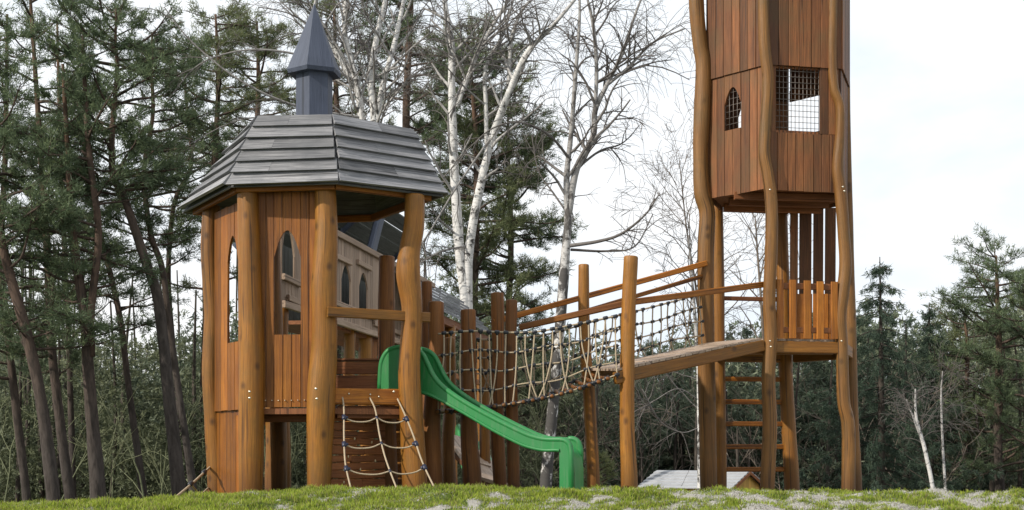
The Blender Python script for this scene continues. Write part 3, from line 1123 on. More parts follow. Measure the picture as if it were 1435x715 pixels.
# ------------------------------------------------------------------ short posts between playhouse and bridge
for (c, Y, mat, lab) in (
    ([(598, 396, 15), (599, 500, 16), (602, 600, 18), (606, 690, 20)], 19.7, 'log_dark', 'narrow log post just right of the playhouse, behind the slide hood'),
    ([(611, 425, 22), (611, 500, 23), (605, 590, 24), (608, 690, 27)], 18.85, 'log_dark', 'short log post right behind the top of the green slide'),
    ([(630, 475, 16), (631, 560, 17), (628, 620, 18), (629, 690, 20)], 19.9, 'log', 'thin low log post between the slide-top post and thick bridge-end post'),
    ([(656, 436, 21), (657, 520, 22), (657, 600, 24), (662, 690, 27)], 18.9, 'log_dark', 'thick flat-topped log post at the left end of the rope bridge'),
    ([(678, 478, 14), (679, 560, 15), (680, 690, 16)], 21.0, 'log', 'slim orange log post behind the rope bridge net')):
    t_ = thing('log_post', lab, 'log post', (P(c[0][0], 0, Y)[0], Y, 0), 'short log posts behind the slide')
    lone_log(t_, c, Y, mat, 'shaft')
mb = MB()

# ------------------------------------------------------------------ lookout tower
TCX, TCY, TR = 3.94, 21.0, 1.14
ta = [math.radians(191 + 60 * k) for k in range(6)]          # T1 T2 T3 T3b T4 T1b
TV = [np.array([TCX + TR * math.cos(a), TCY + TR * math.sin(a)]) for a in ta]
tower = thing('lookout_tower', 'tall brown plank lookout tower on crooked log legs with wire-mesh window', 'play tower', (TCX, TCY, 0))
tp = [
    ([(974, -160, 24), (976, 0, 24), (981, 60, 23), (986, 95, 25), (984, 160, 26), (982, 220, 24), (984, 270, 26), (991, 300, 25), (989, 350, 26), (989, 430, 26), (990, 520, 27), (993, 690, 27)], TV[0][1]),
    ([(1072, -160, 18), (1070, 0, 17), (1071, 60, 18), (1076, 110, 18), (1073, 170, 18), (1071, 215, 19), (1076, 245, 19), (1081, 285, 20), (1081, 350, 20), (1078, 420, 20), (1080, 470, 20), (1077, 530, 22), (1079, 600, 23), (1075, 690, 24)], TV[1][1]),
    ([(1169, -160, 13), (1167, 0, 14), (1166, 80, 14), (1169, 125, 15), (1177, 150, 14), (1177, 190, 15), (1174, 235, 18), (1178, 270, 19), (1182, 320, 19), (1185, 370, 20), (1181, 410, 20), (1177, 445, 21), (1180, 490, 19), (1182, 560, 20), (1189, 600, 21), (1189, 690, 22)], TV[2][1]),
    ([(1182, -160, 12), (1182, 0, 14), (1184, 100, 15), (1186, 200, 15), (1189, 330, 16), (1193, 480, 17), (1195, 570, 17), (1200, 690, 18)], TV[3][1]),
    ([(1094, 260, 20), (1097, 380, 20), (1100, 480, 22), (1103, 560, 22), (1110, 690, 24)], TV[4][1]),
    ([(1004, 270, 18), (1005, 320, 20), (1007, 420, 19), (1008, 520, 19), (1010, 690, 20)], TV[5][1]),
]
for i, (c, Y) in enumerate(tp):
    lone_log(tower, [(q[0], q[1], q[2] * .90) for q in c], Y, 'log_tower' if i < 4 else 'log', rough=.06, tint=[.7, .75, .6, .35, .45, .3][i])
Zbox = zat(280, TV[0][1])      # underside of cabin
Zseam = zat(90, TV[1][1])
Zpl = zat(474, TV[1][1])
TVi = [np.array([TCX, TCY]) + (v - np.array([TCX, TCY])) * .95 for v in TV]


def face(i, s=.01, e=.99):
    return inset(TVi[i], TVi[(i + 1) % 6], s, e)


zc = 8.2
# lower cabin walls
mb = MB(); a, b = face(0, .02, .985)
panel(mb, a, b, Zbox + .01, Zseam + .03, 7, .03, (2, 4, zat(176, 20.2), zat(140, 20.2), zat(116, 20.2)), ragged=.006)
mb.build('wall_panel', M['plank_tower'], tower)
mb = MB()   # wire mesh in the arched window
an, bn = np.array(a), np.array(b)
for k in range(5):
    q = an + (bn - an) * (.29 + .07 * k)
    mb.tube([[q[0], q[1] + .03, zat(178, 20.2)], [q[0], q[1] + .03, zat(116, 20.2)]], .004, seg=5)
for k in range(7):
    z = zat(176 - 9 * k, 20.2)
    p, q = an + (bn - an) * .3, an + (bn - an) * .7
    mb.tube([[p[0], p[1] + .034, z], [q[0], q[1] + .034, z]], .004, seg=5)
mb.build('wire_mesh', M['wire'], tower)
a, b = face(1, .02, .985)
an, bn = np.array(a), np.array(b)
zwt, zwb = zat(93, 20.1), zat(188, 20.1)
mb = MB()
panel(mb, a, b, Zbox - .01, zwb, 8, .03, ragged=.004)
w0_, w1_ = .10, .72
panel(mb, an + (bn - an) * w1_, bn, zwb + .004, zwt, 2, .03)
panel(mb, an, an + (bn - an) * w0_, zwb + .004, zwt, 1, .03)
mb.build('wall_panel', M['plank_tower'], tower)
nr = np.array([(bn - an)[1], -(bn - an)[0]]); nr = nr / np.linalg.norm(nr)
for z in (zwb + .02, zwt - .02):
    mb = MB()
    mb.bar([*(an - nr * .04), z], [*(bn - nr * .04), z], .03, .05)
    mb.build('window_rail', M['plank_dark'], tower)
mb = MB()
for k in range(12):
    q = an + (bn - an) * (w0_ + (w1_ - w0_) * k / 11) - nr * .02
    mb.tube([[*q, zwb], [*q, zwt]], .0042, seg=5)
for k in range(13):
    z = zwb + (zwt - zwb) * k / 12
    p, q = an + (bn - an) * w0_ - nr * .014, an + (bn - an) * w1_ - nr * .014
    mb.tube([[*p, z], [*q, z]], .0042, seg=5)
mb.build('wire_mesh', M['wire'], tower)
# upper cabin walls: slightly proud of the lower ones
for i in range(6):
    mb = MB()
    TVo = [np.array([TCX, TCY]) + (v - np.array([TCX, TCY])) * .975 for v in TV]
    a, b = inset(TVo[i], TVo[(i + 1) % 6], .01, .99)
    panel(mb, a, b, Zseam, zc, 7, .03, ragged=.004)
    mb.build('upper_wall_panel', M['plank_tower'], tower)
# rear cabin walls, one with the opening that shows as bright sky through the mesh
for i in (2, 3, 4, 5):
    mb = MB(); a, b = face(i)
    if i == 3:
        a, b = np.array(a), np.array(b)
        zl, zu = zat(188, 21.8), zat(123, 21.8)
        panel(mb, a, b, Zbox, zl, 8, .03)
        panel(mb, a, a + (b - a) * .41, zl + .004, Zseam - .01, 3, .03)
        panel(mb, a + (b - a) * .415, b, zu, Zseam - .01, 5, .03)
    elif i == 4:
        panel(mb, a, b, Zbox, Zseam - .01, 8, .03, (5, 6, zat(184, 21.9), zat(166, 21.9), zat(152, 21.9)))
    else:
        panel(mb, a, b, Zbox, Zseam - .01, 8, .03)
    mb.build('wall_panel', M['plank_tower'], tower)


def hexplate(z0, z1, r, name, mat, tint=.4):
    mb = MB()
    pts = [np.array([TCX, TCY]) + (v - np.array([TCX, TCY])) * r for v in TV]
    v = [[*p, z1] for p in pts] + [[*p, z0] for p in pts] + [[TCX, TCY, z1], [TCX, TCY, z0]]
    mb.add(v, [[i + 6, (i + 1) % 6 + 6, (i + 1) % 6, i] for i in range(6)], [[i, (i + 1) % 6, 12] for i in range(6)] + [[(i + 1) % 6 + 6, i + 6, 13] for i in range(6)], tint=tint)
    return mb.build(name, M[mat], tower)


hexplate(Zbox + .05, Zbox + .10, .92, 'cabin_floor', 'plank_dark')
for k in (-.5, 0, .5):    # joists below cabin
    mb = MB()
    mb.bar([TCX - .75, TCY + k - .1, Zbox - .01], [TCX + .75, TCY + k + .1, Zbox - .01], .07, .11)
    mb.build('joist', M['plank_dark'], tower)
# main platform
hexplate(Zpl - .045, Zpl, .97, 'platform', 'deck')
mb = MB()
for i in range(6):
    a, b = inset(TV[i], TV[(i + 1) % 6], .08, .92)
    mb.bar([*a, Zpl - .12], [*b, Zpl - .12], .07, .165, ch=.012)
mb.bar([TCX - .8, TCY, Zpl - .1], [TCX + .8, TCY, Zpl - .1], .08, .1)
mb.build('platform_beam', M['log'], tower)
# railing on the right front face
a, b = [np.array(x) for x in inset(TV[1], TV[2], .12, .97)]
mb = MB()
for k, (f_, t_) in enumerate(((.0, .3), (.2, .9), (.42, .6), (.62, .95), (.84, .7))):
    q = a + (b - a) * (f_ + .05)
    mb = MB()
    mb.bar([q[0], q[1] - .045, Zpl + .0], [q[0], q[1] - .045, zat(394, 20.05) + R.uniform(-.01, .01)], .105, .03, up=(.2, -1, 0), tint=t_)
    mb.build('baluster', M['plank'], tower)
for z, h_ in ((zat(402, 20.05), .09), (Zpl + .12, .08)):
    mb = MB()
    mb.bar([*a, z], [*b, z], .05, h_)
    mb.build('railing_rail', M['plank_dark'], tower)
# tall slats of the far face and lower planking behind
mb = MB()
a, b = [np.array(x) for x in inset(TV[3], TV[4], .1, .9)]
for px, w_ in ((1112, 11), (1128, 17), (1146, 14), (1163, 15)):
    y_ = 21.75
    mb = MB()
    mb.bar([P(px, 0, y_)[0], y_, Zpl], [P(px, 0, y_)[0] + .01, y_, Zbox + .05], w_ * y_ / F, .035, up=(0, -1, 0))
    mb.build('slat', M['plank_tower'], tower)
mb = MB()
y_ = 21.6
for k in range(6):
    mb.bar([P(1110 + 11.5 * k, 0, y_)[0], y_, Zpl], [P(1110 + 11.5 * k, 0, y_)[0], y_, zat(412, y_)], .11, .03, up=(0, -1, 0))
mb.build('rear_panel', M['plank'], tower)
# ladder on the rear-left face
for k, py in enumerate((531, 563, 594, 626, 658)):
    mb = MB()
    p, q = P(1012, py, TV[5][1]), P(1102, py, TV[4][1])
    mb.bar(p, [q[0], q[1], p[2]], .05, .075, ch=.012)
    mb.build('rung', M['plank'], tower)
mb = MB()
p, q = P(1010, 418, TV[5][1]), P(1098, 418, TV[4][1])
mb.bar(p, [q[0], q[1], p[2]], .05, .065)
mb.build('rear_rail', M['plank_dark'], tower)
for (px, py, i) in ((1079, 266, 1), (1079, 478, 1), (1181, 262, 2), (1183, 268, 2), (1179, 478, 2), (1080, 486, 1)):
    bolt(tower, P(px, py, TV[i][1] - .12 * 20 / F * 10 - .11), (0, -1, 0), .014)

# ------------------------------------------------------------------ rope bridge with ramp
br = thing('rope_bridge', 'rope net bridge with log posts and plank ramp rising to the lookout tower', 'rope bridge', (.5, 18.8, 0))
bp = [
    ([(818, 372, 15), (818, 430, 16), (821, 500, 16), (826, 560, 17), (832, 690, 18)], 19.3, 'log'),
    ([(884, 361, 20), (881, 430, 20), (879, 520, 20), (879, 600, 21), (882, 690, 24)], 18.6, 'log'),
    ([(697, 412, 18), (698, 500, 18), (697, 600, 19), (701, 690, 20)], 19.45, 'log_dark'),
    ([(717, 422, 16), (716, 500, 16), (718, 600, 17), (720, 690, 18)], 18.85, 'log_dark'),
]
for c, Y, m_ in bp:
    lone_log(br, c, Y, m_)
# ramp
Nl, Nr = P(866, 520, 18.5), P(1068, 476, 19.85)
Fl, Fr = P(826, 522, 19.28), np.array([TV[0][0] + .05, TV[0][1] - .1, 0])
Fl[2] = Nl[2] + .05; Fr[2] = Nr[2]
mb = MB()
nb = 22
for k in range(nb):
    f0, f1 = k / nb, (k + 1) / nb - .004
    n0, n1 = Nl + (Nr - Nl) * f0, Nl + (Nr - Nl) * f1
    g0, g1 = Fl + (Fr - Fl) * f0, Fl + (Fr - Fl) * f1
    t_ = np.array([0, 0, .03]); dz = np.array([0, 0, R.uniform(-.004, .004)])
    mb.hexa([n0 + dz, n1 + dz, n1 + t_ + dz, n0 + t_ + dz, g0 + dz, g1 + dz, g1 + t_ + dz, g0 + t_ + dz])
rp = mb.build('ramp', M['deck'], br)
mb = MB()
dn = norm(Nr - Nl)
mb.bar(Nl - [0, -.02, .085] - dn * .05, Nr - [0, -.02, .085] + dn * .02, .06, .16, ch=.012)
mb.bar(Fl - [0, .05, .085], Fr - [0, .05, .085], .06, .16)
mb.build('ramp_beam', M['log'], rp)
# handrails
for (r0_, r1_, y0, y1) in (((692, 451), (990, 369), 19.4, TV[0][1] - .12), ((728, 459), (1076, 398), 18.98, TV[1][1] + .10), ((818, 437), (988, 386), 19.38, TV[0][1] - .05)):
    mb = MB()
    p, q = P(*r0_, y0), P(*r1_, y1)
    kink = P(882, 424, 18.76) if r0_[0] == 728 else None
    if kink is not None:
        mb.bar(p, kink, .05, .085, ch=.012); mb.bar(kink + norm(q - kink) * .004, q, .05, .085, ch=.012)
    else:
        mb.bar(p, q, .05, .08 if r0_[0] < 800 else .06, ch=.012)
    mb.build('handrail', M['plank'], br)


def sample(path, t):
    s = np.concatenate([[0], np.cumsum(np.linalg.norm(np.diff(path, axis=0), axis=1))])
    return np.array([np.interp(t * s[-1], s, path[:, k]) for k in range(3)])


def net(topc, botc, nh, nv, name, clr=.022, slack=.02):
    """rope net between a top and a bottom rope: nh ropes along it, nv slack cross ropes, clamps where they cross"""
    tpth, bpth = cr(topc, 8), cr(botc, 8)
    mb = MB()
    for h in range(nh):
        f_ = h / (nh - 1)
        rows = []
        for k in range(41):
            t_ = k / 40
            a_, b_ = sample(tpth, t_), sample(bpth, t_)
            p = a_ + (b_ - a_) * f_
            if 0 < h < nh - 1:
                p = p + [0, 0, -.02 * math.sin(t_ * 17 + h) - .01]
            rows.append(p)
        mb.tube(rows, .0105 if h else .013, seg=6)
    nodes = []
    for k in range(nv):
        t_ = (k + .5) / nv + R.uniform(-.008, .008)
        sh = R.uniform(-.035, .035) + (.03 if k % 2 else -.03)
        rows = []
        for h in range(nh):
            f_ = h / (nh - 1)
            tt = np.clip(t_ + sh * (f_ ** 2) * 1.3, 0, 1)
            a_, b_ = sample(tpth, tt), sample(bpth, tt)
            p = a_ + (b_ - a_) * f_
            if 0 < h < nh - 1:
                p = p + [0, 0, -.02 * math.sin(tt * 17 + h) - .01]
            rows.append(p)
            if h < nh:
                nodes.append((p, norm(sample(tpth, min(1, tt + .01)) - sample(tpth, max(0, tt - .01)))))
        c = cr(rows, 5)
        c[:, 1] -= .02 * np.sin(np.linspace(0, 3.1, len(c)))
        c[:, 0] += slack * np.sin(np.linspace(0, 3.1, len(c))) * R.uniform(-1, 1)
        mb.tube(c, .0098, seg=6)
    o = mb.build(name, M['rope'], br)
    for (p, d) in nodes:
        mc = MB()
        p = p + np.array([0, 0, R.uniform(-.004, .004)])
        mc.tube([p - d * .034, p - d * .026, p + d * .026, p + d * .034], [clr * .6, clr, clr, clr * .6], seg=7)
        if R.random() < .6:
            mc.tube([p, p + [0, 0, -.042]], [clr * .9, clr * .6], seg=7)
        mc.build('rope_clamp', M['clamp'], o)
    return o


nt_ = [P(614, 468, 18.62), P(660, 464, 18.60), P(740, 466, 18.57), (P(800, 456, 18.57)), P(868, 442, 18.62)]
nb_ = [P(614, 577, 18.62), P(660, 574, 18.55), P(740, 562, 18.50), P(800, 548, 18.5), P(868, 524, 18.48)]
net(nt_, nb_, 5, 20, 'side_net', .025)
ft_ = [P(646, 474, 19.55), P(700, 476, 19.52), P(770, 468, 19.42), P(826, 452, 19.33), P(900, 434, 19.85), P(984, 412, 20.5)]
fb_ = [P(646, 570, 19.55), P(700, 568, 19.5), P(770, 552, 19.4), P(826, 524, 19.3), P(900, 505, 19.85), P(984, 486, 20.5)]
net(ft_, fb_, 5, 26, 'side_net', .022)
# slatted floor of the hanging part
np_, fp_ = cr(nb_, 8), cr(fb_[:4], 8)
for k in range(19):
    t_ = k / 18.0
    a_, b_ = sample(np_, t_ * .93), sample(fp_, t_)
    mb = MB()
    d = norm(b_ - a_)
    mb.tube([a_ - d * .06, a_, (a_ + b_) / 2 - [0, 0, .02], b_, b_ + d * .05], [.024, .026, .027, .026, .024], seg=8, rough=.05)
    mb.build('floor_slat', M['log_dark'], br)
for k in range(19):
    t_ = k / 18.0
    a_ = sample(np_, t_ * .93); d = norm(sample(np_, min(1, t_ * .93 + .02)) - sample(np_, max(0, t_ * .93 - .02)))
    mc = MB(); mc.tube([a_ - d * .035, a_ - d * .03, a_ + d * .03, a_ + d * .035], [.022, .031, .031, .022], seg=8)
    mc.build('floor_clamp', M['clamp'], br)

# ------------------------------------------------------------------ little cabin in the dip
Yc = 42.0
cab = thing('garden_cabin', 'low pale-roofed wooden cabin half hidden beyond the grassy crest', 'cabin', (P(985, 0, Yc)[0], Yc, -1.9))
rl0, rl1 = P(927, 663, Yc + 1.5), P(1046, 660.5, Yc)                   # ridge
zr_ = (rl0[2] + rl1[2]) / 2
rl0[2] = rl1[2] = zr_
ax = norm((rl1 - rl0) * [1, 1, 0]); sd = np.array([ax[1], -ax[0], 0])     # towards the viewer
half, drop = 1.12, .42
ze_ = zr_ - drop
mb = MB()
for s_ in (1, -1):
    for k in range(6):
        f0, f1 = k / 6, (k + 1.1) / 6
        q0, q1 = rl0 - ax * .15, rl1 + ax * .12
        pa = lambda q, f_, up: q + sd * s_ * (half + .25) * f_ + np.array([0, 0, -(drop + .09) * f_ + up])
        mb.hexa([pa(q0, f0, .02), pa(q0, f0, .05), pa(q0, f1, .085), pa(q0, f1, .055), pa(q1, f0, .02), pa(q1, f0, .05), pa(q1, f1, .085), pa(q1, f1, .055)])
mb.build('roof', M['cabinroof'], cab)
for q in (rl0, rl1):
    mb = MB()
    for k in range(12):
        x0 = -half + 2 * half * k / 12; x1 = x0 + 2 * half / 12 - .006
        zt0, zt1 = zr_ - drop * abs(x0) / half - .01, zr_ - drop * abs(x1) / half - .01
        c = [q + sd * x0, q + sd * x1]
        b0 = [np.array([*(p[:2]), -2.1]) for p in c]
        t0_ = [np.array([*c[0][:2], zt0]), np.array([*c[1][:2], zt1])]
        i_ = -ax * .04 if q is rl1 else ax * .04
        mb.hexa([b0[0], b0[1], b0[1] + i_, b0[0] + i_, t0_[0], t0_[1], t0_[1] + i_, t0_[0] + i_])
    mb.build('gable_wall', M['cabinwood'], cab)
for s_ in (1, -1):
    mb = MB()
    for k in range(8):
        z = -2.0 + k * (ze_ + 2.0) / 8
        mb.bar([*(rl0 + sd * s_ * half)[:2], z + .08], [*(rl1 + sd * s_ * half)[:2], z + .08], .04, (ze_ + 2.0) / 8 - .006)
    mb.build('side_wall', M['cabinwood'], cab)
mb = MB()
for s_ in (1, -1):
    e_ = rl1 + ax * .13
    mb.bar(e_ + [0, 0, -.02], e_ + sd * s_ * (half + .25) + np.array([0, 0, -(drop + .09) - .02]), .03, .10)
mb.build('barge_board', M['plank_dark'], cab)


# ------------------------------------------------------------------ trees
def needles(mb, C, size, k, w, tint, mi=0, flat=0.0, up=0.0, dirs=None):
    """tufts: k thin blades radiating from each centre"""
    C = np.asarray(C, float); n = len(C)
    if n == 0:
        return
    size = np.broadcast_to(size, (n,))
    d = R.normal(size=(n, k, 3))
    d[..., 2] = d[..., 2] * (1 - flat) + up
    if dirs is not None:
        d += np.asarray(dirs)[:, None, :] * 1.0
    d /= np.maximum(np.linalg.norm(d, axis=2, keepdims=True), 1e-6)
    ln = size[:, None, None] * R.uniform(.55, 1.1, (n, k, 1))
    s = np.cross(d, R.normal(size=(n, k, 3)))
    s /= np.maximum(np.linalg.norm(s, axis=2, keepdims=True), 1e-6)
    s *= w * size[:, None, None]
    b = C[:, None, :] + R.normal(size=(n, k, 3)) * size[:, None, None] * .22
    V = np.stack([b - s, b + s, b + d * ln], 2).reshape(-1, 3)
    f = np.arange(len(V)).reshape(-1, 3)
    t = np.clip(np.asarray(tint)[:, None] + R.normal(0, .12, (n, k)), 0, 1)
    t = np.repeat(t.reshape(-1), 3)
    mb.add(V, None, f, tint=np.stack([t, t], 1), mi=mi)


def trunk_rows(ctrl, Y, zb):
    rows = []
    for c in ctrl:
        dy = c[3] if len(c) > 3 else 0
        p = P(c[0], c[1], Y + dy)
        rows.append([*p, c[2] * Y / F / 2])
    l = rows[-1]
    rows.append([l[0] + (l[0] - rows[-2][0]) * .2, l[1], zb, l[3] * 1.15])
    return cr(rows[::-1], 6)


def pine(ctrl, Y, label, crown=(.35, 1.0), nb=34, L=2.4, k=15, tuft=.215, group='pines of the wood left of the playhouse', mat='needle', dens=12, taper=True, seed=0, forks=(), leafy=1.0, name='pine_tree'):
    rng = np.random.default_rng(seed + 100)
    zb = ground_z(P(ctrl[-1][0], 0, Y)[0], Y) - .4
    T_ = trunk_rows(ctrl, Y, zb)
    n = len(T_)
    base = T_[0][:3]
    th = thing(name, label, name.split('_')[0] + ' tree', (base[0], base[1], zb + .4), group)
    mbw, mbn = MB(), MB()
    hfrac = np.linspace(0, 1, n)
    rad = np.maximum(T_[:, 3] * .72, .02)
    tints = np.clip((hfrac - .25) * 1.4, 0, .85)
    mbw.tube(T_[:, :3], rad, seg=9, rough=.12, tints=tints)
    stems = [T_]
    for fk in forks:
        Tf = trunk_rows(fk, Y, zb)[6:]
        mbw.tube(Tf[:, :3], np.maximum(Tf[:, 3] * .8, .02), seg=8, rough=.1, tints=np.full(len(Tf), .5))
        stems.append(Tf)
    cs, tn, ds = [], [], []
    for Ts in stems:
        m = len(Ts)
        ns = nb if Ts is T_ else int(nb * .6)
        for i in range(ns):
            f_ = crown[0] + (crown[1] - crown[0]) * (i + rng.random()) / ns if Ts is T_ else .3 + .7 * (i + rng.random()) / ns
            q = min(f_, .995) * (m - 1)
            i0 = int(q); w_ = q - i0
            p = Ts[i0, :3] * (1 - w_) + Ts[min(i0 + 1, m - 1), :3] * w_
            az = rng.random() * 2 * math.pi
            prof = .35 + .65 * math.sin(math.pi * min(1, max(0, (1.02 - f_) / (1.02 - crown[0])) ** .75 * .62 + .02)) if f_ < 1 else .3
            ll = L * prof * rng.uniform(.55, 1.15)
            dz = rng.uniform(-.05, .35) + .5 * max(0, f_ - .75)
            d = norm([math.cos(az), math.sin(az) * .9, dz])
            pts = [p]
            for s in range(4):
                d = norm(d + rng.normal(0, .16, 3) + [0, 0, .06])
                pts.append(pts[-1] + d * ll / 4)
            br_ = cr(pts, 3)
            r_ = np.linspace(.045 * min(1.2, ll / 2), .010, len(br_))
            mbw.twig(br_, r_, .35, 4)
            dead = rng.random() > leafy and f_ < .7
            if dead:
                continue
            ntw = max(2, int(dens * ll / 2))
            for s in range(ntw):
                u = rng.uniform(.3, 1.0)
                q2 = br_[min(len(br_) - 1, int(u * (len(br_) - 1)))]
                dd = norm(norm(br_[-1] - br_[0]) * .8 + rng.normal(0, .6, 3) * [1, 1, .5] + [0, 0, .15])
                lt = rng.uniform(.25, .75) * min(1, ll / 1.6)
                e = q2 + dd * lt
                mbw.twig([q2, (q2 + e) / 2 + rng.normal(0, .03, 3), e], [.010, .008, .006], .3, 3)
                nt_ = 3
                for t_ in range(nt_):
                    cs.append(q2 + (e - q2) * (.45 + .55 * t_ / (nt_ - 1)) + rng.normal(0, .05, 3)); ds.append(dd)
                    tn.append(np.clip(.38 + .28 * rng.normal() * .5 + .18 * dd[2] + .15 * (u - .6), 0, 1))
    mbw.build('trunk', M['pinebark'], th)
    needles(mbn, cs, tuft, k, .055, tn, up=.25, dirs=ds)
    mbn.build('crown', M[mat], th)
    return th


def spruce(px, top, Y, label, w, seed=0, nl=26, group=None):
    rng = np.random.default_rng(seed)
    x = P(px, 0, Y)[0]; zt = zat(top, Y); zb = ground_z(x, Y) - .3
    th = thing('spruce_tree', label, 'spruce tree', (x, Y, zb + .3), group)
    mbw, mbn = MB(), MB()
    H = zt - zb
    mbw.tube(cr([[x, Y, zb], [x + .05, Y, zb + H * .5], [x, Y, zt]], 8), np.linspace(.2, .015, 17), seg=8, tint=.3)
    cs, tn, ds = [], [], []
    for i in range(nl):
        f_ = ((i + .5) / nl)
        z = zb + H * (.06 + .92 * f_)
        rad = w * (1 - f_) ** .8 * rng.uniform(.8, 1.15) + .12
        m = rng.integers(5, 8)
        for j in range(m):
            az = 2 * math.pi * (j + rng.random() * .7) / m + i
            l_ = rad * rng.uniform(.7, 1.12)
            d = np.array([math.cos(az), math.sin(az), 0])
            p0 = np.array([x, Y, z + rng.uniform(-.1, .1)])
            pts = [p0, p0 + d * l_ * .4 + [0, 0, .02 - .10 * l_], p0 + d * l_ * .8 + [0, 0, -.26 * l_], p0 + d * l_ + [0, 0, -.22 * l_]]
            b_ = cr(pts, 3)
            mbw.twig(b_, np.linspace(.022, .006, len(b_)), .2, 3)
            nt_ = int(4 + l_ * 13)
            for t_ in range(nt_):
                u = rng.uniform(.12, 1)
                q = b_[int(u * (len(b_) - 1))] + rng.normal(0, .06, 3) + [0, 0, -rng.random() * .13 * min(1, l_)]
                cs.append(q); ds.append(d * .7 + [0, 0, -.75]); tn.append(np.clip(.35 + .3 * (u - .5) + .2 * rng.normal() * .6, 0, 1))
    mbw.build('trunk', M['darkbark'], th)
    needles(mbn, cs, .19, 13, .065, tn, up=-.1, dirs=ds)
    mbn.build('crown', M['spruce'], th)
    return th


def twigs(mb, p, d, L, r, depth, rng, droop=.06, spread=.6, kids=(3, 5), thin=.006, dark=.25):
    n = 5
    pts = [np.array(p, float)]
    d = norm(d)
    for s in range(n):
        g = -droop * (1 if r < .03 else .2) * (s + 1) / n
        d = norm(d + rng.normal(0, .13, 3) + [0, 0, g + (.05 if r > .03 else 0)])
        pts.append(pts[-1] + d * L / n)
    pts = np.array(pts)
    rr = np.linspace(r, max(thin, r * .42), n + 1)
    tt = np.clip(dark + (1 - rr / .045) * .9, 0, 1)
    mb.twig(pts, rr, tt, 6 if r > .03 else (4 if r > .012 else 3))
    if depth <= 0:
        return
    for c in range(rng.integers(kids[0], kids[1] + 1)):
        u = rng.uniform(.25, 1.0)
        i = min(n - 1, int(u * n))
        q = pts[i] + (pts[i + 1] - pts[i]) * (u * n - i)
        ax_ = norm(np.cross(d, rng.normal(size=3)))
        nd = norm(norm(pts[i + 1] - pts[i]) * (1 - spread * .45) + ax_ * spread)
        twigs(mb, q, nd, L * rng.uniform(.45, .8), max(thin, rr[i] * .55), depth - 1, rng, droop, spread, kids, thin, dark)


def birch(stems, Y, label, seed=0, nb=16, L=1.9, depth=2, extra=(), group='bare birches', mat='birch', start=.35, droop=.12, dark_base=0.0, stem_dark=0.0, rmax=.042, up=.55, kids=(2, 4), thin=.0055, name='birch_tree'):
    rng = np.random.default_rng(seed)
    first = stems[0]
    zb = ground_z(P(first[-1][0], 0, Y)[0], Y) - .4
    th = None
    mbt, mbc = MB(), MB()
    for si, st_ in enumerate(stems):
        if si == 0 or st_[-1][1] > 640:
            T_ = trunk_rows(st_, Y, zb)
        else:
            T_ = cr([[*P(c[0], c[1], Y + (c[3] if len(c) > 3 else 0)), c[2] * Y / F / 2] for c in st_][::-1], 6)
        if th is None:
            th = thing(name, label, 'birch tree' if name == 'birch_tree' else name.replace('_', ' '), (T_[0][0], T_[0][1], zb + .4), group)
        m = len(T_)
        tt = np.clip(1.1 - T_[:, 3] / .075, 0, .9)
        tt = np.maximum(tt, stem_dark * np.clip((T_[:, 2] - 4.0) / 3.0, 0, 1))
        ht = T_[:, 2]
        t3 = np.zeros((m, 1))
        n0 = mbt.n
        mbt.tube(T_[:, :3], np.maximum(T_[:, 3] * .70, .007), seg=10, rough=.10, tints=tt)
        arr = mbt.t[-1]
        zz = mbt.v[-1][:, 2]
        arr[:, 2] = np.clip(1.15 - zz / 9.0, .35, 1) * dark_base
        lo = start if si == 0 or st_[-1][1] > 640 else .12
        for i in range(nb if si == 0 else int(nb * .75)):
            f_ = lo + (1 - lo) * (i + rng.random()) / nb
            q = min(.99, f_) * (m - 1); i0 = int(q)
            p = T_[i0, :3] + (T_[min(i0 + 1, m - 1), :3] - T_[i0, :3]) * (q - i0)
            tg = norm(T_[min(i0 + 1, m - 1), :3] - T_[max(0, i0 - 1), :3])
            az = rng.random() * 2 * math.pi
            d = norm(np.array([math.cos(az), math.sin(az) * .8, up]) + tg * .35)
            twigs(mbc, p, d, L * rng.uniform(.5, 1.2) * (1.1 - .5 * f_), max(min(rmax, .011), min(rmax, T_[i0, 3] * .42)), depth, rng, droop, .7, kids, thin, .3 + stem_dark * .6)
    for (path, r0_) in extra:      # limbs whose course the photo shows
        c = cr([P(px, py, Y + dy) for (px, py, dy) in path], 6)
        rr = np.linspace(r0_, .012, len(c))
        mbc.tube(c, rr, seg=6, caps=False, tints=np.clip(.45 + stem_dark * .7 + (1 - rr / .05) * .6, 0, 1))
        for i in range(9):
            q = rng.integers(len(c) // 4, len(c) - 1)
            d = norm(norm(c[q + 1] - c[q]) + rng.normal(0, .55, 3))
            twigs(mbc, c[q], d, L * .6 * rng.uniform(.4, 1), .013, 1, rng, droop, .7, (3, 5), thin, .3 + stem_dark * .6)
    mbt.build('trunk', M[mat], th)
    mbc.build('branches', M[mat], th)
    return th


